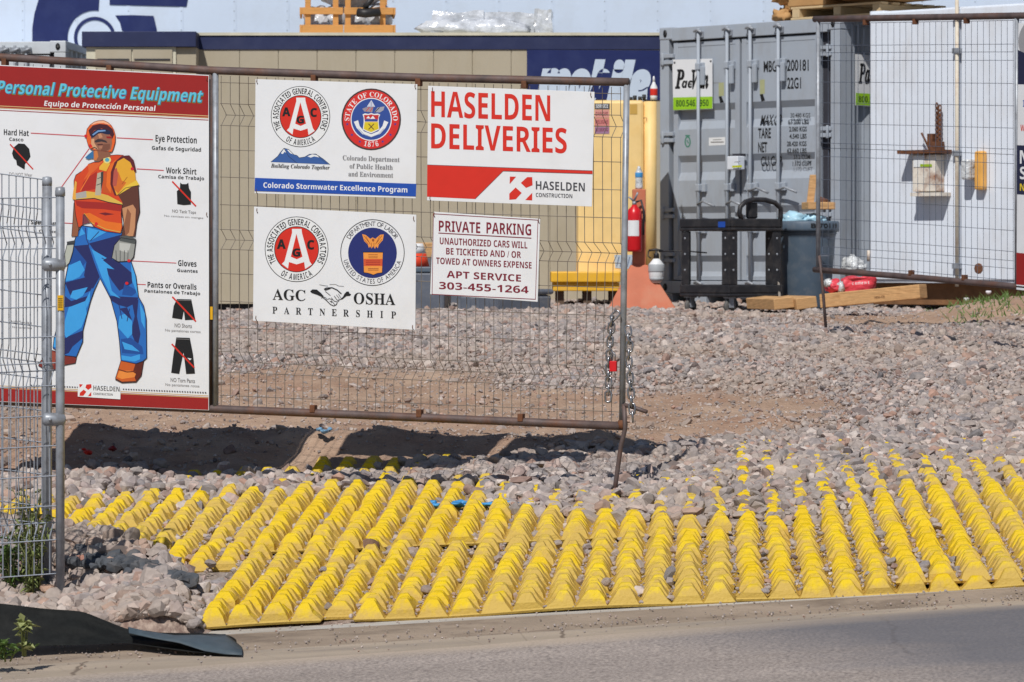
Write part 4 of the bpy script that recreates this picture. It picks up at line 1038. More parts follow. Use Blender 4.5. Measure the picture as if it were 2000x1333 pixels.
    for i in range(70):
        x = 60 + i * 5.0
        if x < 405 and not 150 < x < 240: b.stroke([(x, 753.5 + (x - 60) * .042 - .6), (x + 2.6, 753.5 + (x - 60) * .042 - .5)], 2.2, DKG)
    lg = b.part('logo').crop(0, 380, 2.962).poly([(450, 1093), (698, 1118), (696, 1186), (450, 1170)], WHT)
    b.poly([(458, 1098), (480, 1100), (462, 1120)], RED).poly([(500, 1100), (528, 1098), (530, 1118), (510, 1132), (494, 1118)], RED).poly([(462, 1148), (484, 1130), (500, 1142), (482, 1166), (460, 1166)], RED).poly([(528, 1142), (528, 1168), (508, 1168)], RED)
    b.text('HASELDEN', 540, 1134, 152, 28, DKG, .05).text('CONSTRUCTION', 540, 1160, 112, 13, DKG, .05)
    # the drawn worker
    b.part('worker_picture')
    c = lambda *v: ink(v)
    outl = c(24, 24, 34)
    b.crop(60, 430, 4.04)
    pants = [(375, 90), (405, 45), (520, 60), (720, 100), (705, 200), (790, 320), (830, 440), (850, 605), (892, 680), (912, 780), (915, 1090), (885, 1115), (830, 1135), (712, 1110), (700, 960), (680, 800), (630, 620), (547, 460), (500, 560), (472, 640), (440, 760), (412, 870), (410, 960), (360, 1080), (270, 1070), (175, 1010), (185, 930), (262, 640), (272, 470), (300, 330), (330, 200)]
    boots = [(170, 1030), (270, 1055), (362, 1088), (352, 1130), (270, 1145), (200, 1180), (130, 1190), (60, 1150), (80, 1110)]
    b.poly(boots, c(122, 46, 40)).stroke(boots, 5, outl, True).poly([(80, 1112), (130, 1080), (170, 1035), (210, 1060), (180, 1150), (90, 1150)], c(150, 74, 60))
    b2 = [(712, 1110), (830, 1135), (892, 1110), (872, 1230), (832, 1280), (720, 1285), (668, 1250)]
    b.poly(b2, c(196, 92, 36)).poly([(826, 1136), (892, 1110), (872, 1230), (832, 1278), (806, 1200)], c(92, 36, 26)).poly([(700, 1190), (790, 1190), (830, 1215), (820, 1240), (720, 1255), (680, 1240)], c(226, 136, 60)).stroke([(690, 1180), (760, 1200), (830, 1195)], 9, c(110, 46, 24)).stroke([(668, 1255), (720, 1282), (832, 1276)], 12, c(90, 44, 30)).stroke(b2, 5, outl, True)
    b.poly(pants, c(38, 104, 184))
    ND = c(36, 42, 96); LB = c(60, 156, 224); MB2 = c(30, 76, 150)
    for pts in ([(460, 185), (720, 115), (703, 210), (640, 310), (700, 335), (800, 420), (800, 500), (700, 560), (640, 480), (500, 240)], [(340, 205), (455, 195), (500, 330), (545, 450), (490, 545), (420, 440), (440, 330), (380, 260)], [(620, 600), (850, 612), (830, 655), (760, 690), (690, 670), (640, 640)], [(270, 495), (440, 450), (520, 470), (470, 560), (400, 590), (310, 590)], [(800, 650), (850, 625), (838, 760), (866, 900), (842, 1010), (790, 880), (820, 760)], [(220, 950), (412, 872), (408, 935), (330, 1000), (300, 1050), (268, 1062)], [(270, 600), (320, 640), (450, 600), (440, 640), (330, 680), (265, 690)], [(700, 700), (760, 690), (800, 790), (760, 760)]): b.poly(pts, ND)
    for pts in ([(340, 205), (440, 330), (380, 400), (290, 450)], [(740, 500), (845, 560), (800, 600), (720, 590)], [(712, 940), (790, 930), (880, 1000), (890, 1060), (720, 1050)]): b.poly(pts, MB2)
    for pts in ([(480, 230), (600, 300), (570, 318), (660, 390), (600, 380), (640, 560), (710, 620), (630, 590), (560, 450)], [(275, 484), (300, 360), (390, 320), (425, 395), (385, 450), (330, 475)], [(310, 612), (330, 560), (450, 530), (410, 600), (360, 630)], [(268, 800), (300, 690), (430, 640), (442, 740), (400, 850), (280, 930), (265, 900)], [(690, 850), (700, 760), (740, 740), (800, 800), (800, 900), (765, 935)], [(715, 1068), (790, 1080), (862, 1060), (862, 1100), (820, 1118), (718, 1104)], [(400, 60), (430, 110), (380, 130)], [(450, 60), (520, 78), (600, 95), (470, 165), (445, 150)], [(180, 930), (210, 920), (210, 1010), (178, 1000)], [(790, 340), (825, 440), (846, 600), (800, 480)], [(860, 650), (900, 740), (900, 860), (872, 800)], [(430, 640), (470, 560), (465, 640), (440, 700)], [(720, 960), (800, 990), (860, 1040), (740, 1020)]): b.poly(pts, LB)
    b.stroke(pants, 6, outl, True)
    for pts in ([(430, 60), (440, 150), (460, 200)], [(540, 90), (470, 165)], [(600, 320), (560, 300)], [(690, 640), (720, 780)], [(780, 700), (760, 800)]): b.stroke(pts, 6, ND)
    # torso
    b.crop(130, 220, 5.556)
    SK, SKL, SKD = c(142, 90, 64), c(192, 138, 100), c(92, 54, 44)
    la = [(80, 980), (130, 1000), (142, 1180), (122, 1345), (55, 1345), (68, 1180)]
    b.poly(la, SK).stroke(la, 6, outl, True)
    ra = [(545, 900), (700, 805), (778, 795), (788, 950), (794, 1080), (762, 1200), (745, 1345), (598, 1345), (620, 1200), (595, 1080), (590, 960)]
    b.poly(ra, SKD).poly([(605, 1040), (720, 1000), (752, 1050), (742, 1250), (722, 1345), (640, 1345), (625, 1200)], SKL).poly([(660, 1040), (700, 1100), (680, 1300), (640, 1345), (628, 1200)], SK).stroke(ra, 6, outl, True)
    ves = [(240, 560), (290, 540), (350, 540), (420, 500), (480, 465), (550, 460), (620, 465), (580, 560), (530, 700), (530, 850), (608, 980), (592, 1100), (605, 1250), (585, 1312), (420, 1290), (300, 1240), (190, 1100), (175, 1220), (128, 1250), (95, 1100), (82, 950), (80, 740), (100, 680), (160, 640)]
    b.poly(ves, c(206, 70, 34))
    b.poly([(175, 1100), (200, 1120), (260, 1195), (170, 1215)], c(120, 60, 70))
    b.poly([(240, 700), (330, 640), (320, 830), (160, 860), (180, 760)], c(170, 44, 36)).poly([(95, 960), (600, 990), (592, 1075), (400, 1050), (170, 1040), (110, 1010)], c(158, 40, 36)).poly([(190, 1100), (260, 1190), (420, 1265), (588, 1295), (600, 1205), (420, 1180), (250, 1090)], c(224, 112, 36)).poly([(350, 1095), (420, 1085), (520, 1105), (420, 1118)], c(110, 30, 40)).poly([(400, 660), (520, 640), (510, 880), (390, 870)], c(196, 84, 34)).poly([(440, 640), (480, 560), (540, 510), (480, 700), (480, 880), (430, 800)], c(226, 108, 36))
    b.stroke([(190, 1095), (260, 1192), (420, 1266), (585, 1300)], 9, c(206, 170, 80)).stroke([(240, 560), (320, 560), (150, 850)], 9, c(230, 120, 50))
    b.poly([(230, 560), (330, 545), (400, 520), (330, 610), (180, 740), (240, 640)], c(216, 96, 44))
    slv = [(505, 640), (560, 520), (620, 490), (690, 530), (742, 640), (752, 740), (790, 790), (700, 812), (545, 905), (495, 800), (490, 700)]
    b.poly(slv, c(222, 164, 50)).poly([(492, 720), (560, 640), (600, 740), (650, 760), (560, 880), (500, 820)], c(206, 108, 44)).poly([(545, 905), (640, 800), (760, 735), (790, 790), (700, 812)], c(226, 190, 66)).poly([(490, 700), (510, 620), (545, 600), (560, 680), (540, 800), (500, 800)], c(180, 84, 70))
    b.poly([(480, 650), (520, 540), (600, 472), (680, 465), (730, 520), (758, 640), (738, 650), (690, 540), (620, 494), (555, 530), (512, 640), (500, 780), (545, 905), (520, 900), (475, 780)], c(92, 32, 40)).stroke([(545, 905), (640, 820), (790, 790)], 6, outl).stroke([(600, 780), (660, 700)], 6, c(150, 84, 30))
    b.stroke(ves[:7], 5, outl).stroke(ves[10:], 6, outl)
    b.poly([(78, 895), (215, 855), (330, 868), (450, 900), (600, 980), (612, 1002), (450, 972), (300, 930), (80, 950)], c(214, 176, 78)).poly([(100, 878), (212, 852), (218, 922), (104, 938)], c(168, 164, 160)).stroke([(80, 950), (300, 932), (450, 974), (610, 1004)], 9, c(40, 26, 40))
    b.poly([(335, 660), (398, 640), (392, 740), (372, 900), (308, 900), (320, 780)], c(178, 170, 150)).poly([(372, 650), (400, 640), (396, 740), (372, 860)], c(60, 60, 60)).stroke([(335, 720), (385, 700)], 8, DKG).stroke([(325, 790), (380, 770)], 8, DKG)
    b.poly([(355, 590), (400, 540), (475, 555), (430, 640), (355, 620)], c(226, 176, 60)).disc(440, 515, 42, 38, c(224, 210, 130)).disc(440, 515, 24, 22, c(80, 160, 180))
    b.poly([(62, 940), (70, 870), (92, 740), (112, 760), (100, 880), (98, 950)], c(226, 166, 70))
    # head
    b.poly([(200, 492), (240, 452), (288, 415), (300, 500), (262, 500), (235, 508)], c(52, 110, 160)).poly([(290, 400), (470, 420), (476, 480), (400, 500), (350, 535), (295, 520)], c(138, 90, 68)).poly([(300, 420), (330, 400), (345, 480), (320, 520), (295, 515)], c(200, 120, 66))
    hat = [(213, 232), (222, 180), (256, 135), (300, 103), (345, 90), (400, 86), (448, 108), (484, 140), (514, 190), (530, 250), (527, 320), (508, 390), (490, 430), (300, 410), (262, 400), (235, 360), (218, 300)]
    b.poly(hat, c(222, 96, 40)).poly([(262, 140), (300, 103), (345, 90), (400, 86), (446, 108), (474, 138), (400, 116), (330, 118)], c(240, 176, 140)).poly([(238, 195), (285, 142), (360, 124), (440, 134), (500, 180), (518, 240), (490, 300), (460, 210), (380, 175), (300, 195), (256, 260)], c(70, 28, 40))
    fc = [(262, 250), (300, 215), (380, 225), (440, 230), (490, 262), (494, 330), (482, 400), (440, 430), (360, 425), (310, 400), (268, 350)]
    b.poly(fc, c(146, 98, 78)).poly([(268, 290), (300, 285), (300, 330), (340, 395), (300, 398), (268, 350)], c(208, 158, 120)).poly([(340, 235), (372, 225), (392, 270), (355, 280)], c(190, 136, 104)).poly([(400, 345), (470, 340), (474, 390), (430, 420), (370, 415)], c(120, 76, 60)).poly([(352, 366), (392, 366), (384, 392), (356, 392)], c(172, 118, 92))
    b.poly([(260, 250), (300, 200), (350, 178), (430, 184), (478, 205), (472, 242), (430, 238), (380, 224), (340, 232), (300, 266), (272, 280)], c(26, 34, 66)).poly([(278, 240), (340, 194), (420, 190), (425, 204), (345, 212), (288, 252)], c(110, 150, 200)).poly([(300, 312), (340, 288), (390, 293), (430, 308), (444, 332), (380, 316), (318, 328)], c(56, 46, 52)).poly([(330, 345), (390, 340), (400, 352), (340, 358)], c(80, 40, 40)).poly([(430, 260), (490, 262), (486, 284), (436, 280)], c(150, 30, 30)).stroke(hat, 5, c(110, 40, 24), True).stroke([(262, 400), (300, 380), (330, 392)], 10, c(40, 40, 44))
    for x, y in ((208, 256), (258, 362), (712, 612)): b.disc(x, y, 17, 17, c(206, 36, 46))
    b.disc(322, 1208, 17, 17, c(206, 36, 46))
    # gloves
    b.crop(60, 430, 4.04)
    g1 = [(660, 200), (712, 140), (830, 160), (812, 290), (785, 325), (690, 330), (640, 300)]
    b.poly(g1, c(150, 152, 148)).poly([(700, 180), (790, 190), (770, 260), (700, 240)], c(186, 188, 184)).poly([(708, 128), (760, 122), (832, 150), (826, 192), (700, 166)], c(80, 84, 84)).stroke(g1, 6, outl, True)
    for pts in ([(672, 240), (676, 322)], [(706, 240), (706, 328)], [(740, 240), (738, 328)], [(768, 240), (766, 326)]): b.stroke(pts, 5, c(70, 72, 74))
    g2 = [(288, 190), (342, 185), (332, 250), (304, 340), (275, 362), (268, 270)]
    b.poly(g2, c(176, 180, 170)).poly([(284, 172), (350, 160), (344, 196), (288, 200)], c(64, 66, 70)).stroke(g2, 5, outl, True)
    for x, y in ((775, 322), (758, 500)): b.disc(x, y, 13, 12, c(206, 36, 46))
    b.build(root); ties(root, [(404, 420), (404, 155)])
poster()

# the part of a board visible beyond the right gate's post
def right_board():
    pl = GB
    root = thing('site_sign', pl.at(2080, 572, .03), 'white, navy and red board at the right edge of the photo, beside the gate post', 'sign')
    panel(pl, [(1989, 46), (2190, 42), (2190, 588), (1985, 566)], .03, .004).build('panel', M_white, root, bevel=.001)
    b = Board(pl, .0306); ND = ink((34, 38, 66))
    b.part('printed_bands').disc(2045, 82, 56, 56, ink((150, 150, 154))).poly([(1988, 98), (2010, 108), (2050, 118), (2189, 116), (2189, 170), (1988, 165)], ND)
    b.poly([(1986, 284), (2189, 290), (2189, 392), (1986, 380)], ND).poly([(1985, 494), (2189, 510), (2189, 577), (1985, 556)], BAND).stroke([(1985, 560), (2189, 580)], 3, K)
    b.part('lettering').text('NO', 1992, 320, 36, 26, WHT, .05).text('SMOKING', 1992, 350, 120, 24, WHT, .05).text('NO FUMAR', 1992, 373, 80, 14, ink((226, 196, 40)), .05).text('I', 1998, 209, 4, 13, BLU).text('Watch', 1993, 256, 30, 12, RED, .05)
    b.build(root)
right_board()

# ------------------------------------------------------------------ chains and padlock on the latch post
def chain(pts, n, label, r=.0052, L=.052, W=.0155, end=None):
    pts = [Vector(p) for p in pts]
    seg = [0]
    for a, b_ in zip(pts, pts[1:]): seg.append(seg[-1] + (b_ - a).length)
    def at(s):
        for i in range(len(pts) - 1):
            if s <= seg[i + 1] or i == len(pts) - 2:
                t = (s - seg[i]) / (seg[i + 1] - seg[i]); return pts[i].lerp(pts[i + 1], t)
    mb = MB(); step = seg[-1] / n
    for i in range(n):
        a, c = at(i * step), at((i + 1) * step); t = (c - a).normalized(); m = (a + c) / 2
        side = t.orthogonal().normalized()
        side = (Matrix.Rotation(R(55 + 90 * (i % 2) + 12 * math.sin(i * 2.1)), 3, t) @ side)
        loop = []
        for k in range(12):
            an = 2 * math.pi * k / 12
            loop.append(m + t * (L / 2 - W * .7) * (1 if math.cos(an) > 0 else -1) * min(1, abs(math.cos(an)) * 3) + t * W * .75 * math.cos(an) + side * W * math.sin(an))
        mb.tube(loop, r, 6, closed=True)
    o = mb.build('steel_chain', M_chain); return tag(o, label, 'chain', 'chains hanging on the gate latch post')
chain([GA.at(1206, 612, .04), GA.at(1196, 622, .045), GA.at(1192, 660, .04), GA.at(1189, 720, .04), GA.at(1188, 782, .04)], 13, 'steel chain with the red padlock, hanging left of the latch post')
chain([GA.at(1226, 640, .035), GA.at(1230, 668, .04), GA.at(1228, 700, .04), GA.at(1232, 760, .045), GA.at(1236, 822, .05)], 12, 'steel chain hanging free to the right of the latch post')
root = thing('padlock', GA.at(1197, 726, .05), 'red padlock hung in the chain beside the latch post', 'padlock')
mb = MB(); mb.obox(GA.at(1198, 715, .055), GA.d3, GA.n3, Vector((0, 0, 1)), (-.018, -.011, -.028), (.018, .011, .024)); mb.build('body', M_red, root, bevel=.004)
c = GA.at(1197, 706, .055)
mb = MB(); mb.tube([c + GA.d3 * x + Vector((0, 0, z)) for x, z in ((-.012, -.004), (-.012, .03), (-.007, .04), (0, .043), (.007, .04), (.012, .03), (.012, -.004))], .0035, 6); mb.build('shackle', M_chain, root)

# ------------------------------------------------------------------ shipping containers
UP = Vector((0, 0, 1))
class Cont:
    def __init__(s, plane, z0, W, H, L, paint, label):
        s.p, s.z0, s.W, s.H, s.L, s.paint = plane, z0, W, H, L, paint
        s.root = thing('shipping_container', plane.w(W / 2, z0, 0), label, 'container')
    def b(s, mb, u0, u1, o0, o1, z0, z1, m=None):
        return mb.obox(s.p.w(0, s.z0, 0), s.p.d3, s.p.n3, UP, (u0, o0, z0), (u1, o1, z1), m)
    def pt(s, u, o, z): return s.p.w(u, s.z0 + z, o)
    def shell(s):
        W, H, L = s.W, s.H, s.L
        def corr(u, side):
            mb = MB(); x = -.16; a = []
            while x > -L + .2:
                for dx, dd in ((0, 0), (-.07, 0), (-.138, .036), (-.208, .036)): a.append((x + dx, dd))
                x -= .276
            for (o, dd) in a:
                for z in (.16, H - .07): mb.v.append(tuple(s.pt(u + (dd if side < 0 else -dd), o, z)))
            for i in range(len(a) - 1):
                f = (2 * i, 2 * i + 1, 2 * i + 3, 2 * i + 2); mb.f.append(f if side > 0 else f[::-1]); mb.mi.append(0); mb.sm.append(False)
            o = mb.build('side_wall', s.paint, s.root)
            so = o.modifiers.new('thickness', 'SOLIDIFY'); so.thickness = .004; so.offset = 0
        corr(.02, -1); corr(W - .02, 1)
        mb = MB(); s.b(mb, .01, W - .01, -L, -.1, H - .03, H - .006); mb.build('roof', s.paint, s.root)
        mb = MB(); s.b(mb, .03, W - .03, -L + .02, -L + .06, .1, H - .05); mb.build('end_wall', s.paint, s.root)
        for u0 in (0, W - .06):
            for z0, z1 in ((.0, .155), (H - .075, H - .001)):
                mb = MB(); s.b(mb, u0, u0 + .06, -L + .15, -.17, z0, z1); mb.build('side_rail', s.paint, s.root)
            for o in (-.165, -L):
                mb = MB(); s.b(mb, u0 - (.0 if u0 == 0 else .06), u0 + (.12 if u0 == 0 else .06), o, o + .16, .12, H - .12)
                mb.build('corner_post', s.paint, s.root, bevel=.006)
                for z in (0, H - .12):
                    mb = MB(); s.b(mb, u0 - (.004 if u0 == 0 else .106), u0 + (.166 if u0 == 0 else .064), o - .003, o + .166, z, z + .12)
                    cs = mb.build('corner_casting', s.paint, s.root, bevel=.01)
                    if o > -1:
                        mb = MB(); uc = u0 + (.08 if u0 == 0 else -.02)
                        mb.lathe(s.pt(uc, .1625, z + .06) - s.p.n3 * .16, [(0, .0), (.024, .0), (.024, .005), (0, .005)], 12, None, s.p.n3)
                        mb.v = [tuple(Vector((0, 0, 1)) * ((v[2] - (s.z0 + z + .06)) * 1.5 + s.z0 + z + .06) + Vector((v[0], v[1], 0))) for v in mb.v]
                        mb.build('casting_hole', K, cs)
    def frame(s):
        W, H = s.W, s.H
        mb = MB(); s.b(mb, .162, W - .162, -.16, -.004, H - .135, H - .008); mb.build('door_header', s.paint, s.root, bevel=.006)
        mb = MB(); s.b(mb, .162, W - .162, -.16, .0, .0, .12); mb.build('door_sill', s.paint, s.root, bevel=.006)
        mb = MB(); s.b(mb, .118, W - .118, -.15, -.075, .13, H - .14); mb.build('door_gasket', M_dkgray, s.root)

GC = Plane((1288, 36.0), (1640, 34.3))
gc = Cont(GC, 1.285, GC.len, 2.59, 6.06, M_gray, 'grey steel shipping container with lock rods and stencilled numbers')
gc.shell(); gc.frame()
for u0 in (.0, .45, gc.W - .6, gc.W - .17):
    mb = MB(); gc.b(mb, u0, u0 + .165, -.3, -.012, -.16, -.002); mb.build('foot', gc.paint, gc.root, bevel=.008)
def gray_doors():
    H = gc.H; yz = lambda y: (573 - y) / 202.0
    us = GC.s_at
    mid = us(1443)
    bands = [(203, 216, 236, 252), (303, 316, 336, 352), (403, 416, 436, 452), (499, 511, 530, 545)]
    for a, b_ in ((us(1312), mid - .014), (mid + .014, us(1597))):
        prof = [(H - .165, 0)]
        for y0, y1, y2, y3 in bands: prof += [(yz(y0), 0), (yz(y1), -.037), (yz(y2), -.037), (yz(y3), 0)]
        prof += [(.135, 0)]
        mb = MB(); f = .055
        for u in (a + f, b_ - f):
            for z, o in prof: mb.v.append(tuple(gc.pt(u, -.03 + o, z)))
        n = len(prof)
        for i in range(n - 1): mb.f.append((i, i + 1, n + i + 1, n + i)); mb.mi.append(0); mb.sm.append(False)
        d = mb.build('door', gc.paint, gc.root)
        so = d.modifiers.new('thickness', 'SOLIDIFY'); so.thickness = .004; so.offset = -1
        mb = MB()
        for q in (a, b_ - f - .004): gc.b(mb, q, q + f + .004, -.08, -.024, .13, H - .15)
        gc.b(mb, a + f + .004, b_ - f - .004, -.08, -.026, H - .2, H - .152); gc.b(mb, a + f + .004, b_ - f - .004, -.08, -.026, .128, .17)
        mb.build('door_frame', gc.paint, d, bevel=.004)
    for px in (1368, 1424, 1469, 1524):
        u = us(px)
        mb = MB(); mb.tube([gc.pt(u, .03, .03), gc.pt(u, .03, H - .03)], .0165, 10); rod = mb.build('lock_rod', M_galv if False else gc.paint, gc.root)
        for z in (H - .09, .07):
            mb = MB(); gc.b(mb, u - .05, u + .045, -.012, .022, z - .03, z + .03); mb.tube([gc.pt(u - .05, .04, z + .03), gc.pt(u, .055, z + .045), gc.pt(u + .05, .04, z + .02)], .014, 6)
            mb.build('cam_keeper', M_galv, rod, bevel=.004)
        for z in (H - .40, 1.02, .62):
            mb = MB(); gc.b(mb, u - .065, u + .065, -.026, .01, z - .04, z + .04); gc.b(mb, u - .026, u + .026, .01, .052, z - .032, z + .032)
            mb.build('rod_bracket', gc.paint, rod, bevel=.006)
        mb = MB(); gc.b(mb, u + .02, u + .07, -.0, .03, H - .58, H - .4); mb.build('handle_plate', gc.paint, rod, bevel=.006)
        mb = MB(); z = .86 if px < 1440 else .98
        mb.tube([gc.pt(u, .04, z), gc.pt(u + (.1 if px < 1440 else .12), .07, z + .03), gc.pt(u + (.24 if px < 1440 else .26), .06, z - .02)], .012, 6); mb.build('handle', M_galv, rod)
    for side in (0, 1):
        for z in (2.28, 1.52, .78, .35):
            u0, u1 = ((.02, .19) if side == 0 else (us(1597) + .03, gc.W - .1))
            mb = MB(); gc.b(mb, u0, u1, -.03, .012, z - .05, z - .012); gc.b(mb, u0, u1, -.03, .012, z + .012, z + .05)
            mb.tube([gc.pt((u0 + u1) / 2 - .05 if side == 0 else u1 - .04, .012, z - .06), gc.pt((u0 + u1) / 2 - .05 if side == 0 else u1 - .04, .012, z + .06)], .016, 8)
            mb.build('hinge', gc.paint, gc.root, bevel=.004)
    # hire company's plate
    mb = panel(GC, [(1313, 117), (1391, 115), (1391.5, 213), (1315, 216)], .004, .004); pl = mb.build('sign_plate', M_white, gc.root)
    b = Board(GC, .0052).crop(1100, 0, 3.3327)
    b.part('lettering').text('P', 728, 575, 62, 122, K, -.02, 'serifbi', 0, .03).text('ac', 772, 573, 70, 60, K, -.02, 'sansbi', 0, .02).text('-', 815, 568, 22, 60, K, 0, 'sansb').text('Van', 836, 575, 110, 120, K, -.02, 'serifbi', 0, .03)
    G2 = ink((150, 200, 40)); b.poly([(716, 636), (971, 630), (971, 708), (716, 718)], G2); b.text('800.546.1950', 734, 696, 212, 42, ink((20, 60, 30)), -.02)
    for x, y in ((725, 410), (960, 400)): b.disc(x, y, 6, 7, DKG)
    for nm, q in b.parts: q.build(nm, None, pl)
    # stencils
    b = Board(GC, -.0285).crop(1460, 100, 5.556)
    st = b.part('stencilled_lettering')
    b.text('MBGU', 175, 228, 190, 118, K, -.04, 'thin', 0, .02).text('200181', 428, 214, 235, 118, K, -.01, 'thin', 0, .02).text('22G1', 430, 408, 150, 118, K, -.02, 'thin', 0, .02)
    b2 = Board(GC, -.0272).crop(1460, 100, 5.556)
    b2.parts = b.parts; b2.part('stencilled_lettering')
    b2.text('TARE', 115, 945, 138, 106, K, -.02, 'thin', 0, .02).text('NET', 115, 1098, 98, 108, K, -.02, 'thin', 0, .02).text('MAX.GR', 135, 805, 230, 110, K, -.03, 'thin', .2, .02).text('CU.CAP', 145, 1250, 230, 105, K, -.03, 'thin', 0, .02)
    for i, (t, x, w, y) in enumerate((('30.480 KGS', 466, 215, 725), ('67.200 LBS', 440, 225, 793), ('2.060 KGS', 452, 190, 873), ('4.540 LBS', 455, 185, 950), ('28.420 KGS', 428, 212, 1032), ('62.660 LBS', 430, 210, 1106), ('33.2 CUM', 500, 180, 1176), ('1.172 CUFT', 490, 205, 1250))):
        b2.text(t, x, y, w, 50, K, -.01, 'thin', 0, .015)
    for nm, q in b.parts: q.build(nm, None, gc.root)
    # small plates and stickers
    b = Board(GC, -.029).crop(1100, 0, 3.3327)
    st = b.part('sticker').poly([(948, 898), (1056, 893), (1056, 945), (948, 950)], WHT).poly([(970, 540), (1042, 538), (1042, 540), (970, 545)], GRY)
    b.stroke([(975, 912), (1030, 910)], 5, GRY).stroke([(960, 928), (1045, 926)], 8, GRY)
    GN = ink((70, 130, 110)); b.ring(810, 925, 16, 32, 8, GN).stroke([(795, 885), (825, 885)], 10, GN).stroke([(805, 915), (816, 935)], 6, GN)
    PG = ink((168, 170, 130)); b.poly([(1012, 540), (1046, 538), (1046, 625), (1012, 628)], PG).poly([(1280, 520), (1312, 518), (1312, 612), (1280, 615)], PG).poly([(1012, 630), (1030, 628), (1046, 668), (1022, 672)], K).poly([(1280, 616), (1300, 614), (1314, 656), (1290, 662)], K)
    for nm, q in b.parts: q.build(nm, None, gc.root)
    # lock box on the seam, with the pole of shade under it
    u = us(1440) + .09
    mb = MB(); gc.b(mb, u - .085, u + .055, .05, .15, (573 - 334) / 202, (573 - 308) / 202); lb = mb.build('lock_box', M_wpaint, gc.root, bevel=.008)
    mb = MB(); gc.b(mb, u - .06, u + .04, .02, .1, (573 - 308) / 202, (573 - 303) / 202); mb.build('lid', M_dkgray, lb)
    b = Board(Plane((1288, 36.0), (1640, 34.3)), .1507).part('label').crop(0, 0, 1)
    b.poly([(1430, 324), (1449, 323), (1449, 327), (1430, 328)], ink((190, 200, 40))).stroke([(1432, 330), (1448, 329)], 1.2, K).stroke([(1434, 317), (1446, 316)], 1.2, GRY)
    for nm, q in b.parts: q.build(nm, None, lb)
    # hire plate on the right side wall
    SP = Plane((1640, 34.3), (1640 + 100, 34.3)); 
    A = GC.w(gc.W, 0, 0); q = Vector((-GC.n3.x, -GC.n3.y)); B2 = Vector((A.x, A.y)) + q
    SP = Plane((CX + A.x / A.y * F, A.y), (CX + B2.x / B2.y * F, B2.y))
    mb = panel(SP, [(1671, 106), (1748, 112), (1748, 212), (1671, 206)], .012, .004); pl = mb.build('sign_plate', M_white, gc.root)
    b = Board(SP, .0135).part('lettering').crop(0, 0, 1)
    b.text('Pac-Van', 1677, 162, 68, 38, K, .03, 'serifbi', 0, .03).poly([(1671.5, 182), (1747, 186), (1747, 210), (1671.5, 205)], ink((150, 200, 40))).text('800.546.1950', 1677, 200, 66, 12, K, .03)
    for nm, q in b.parts: q.build(nm, None, pl)
gray_doors()

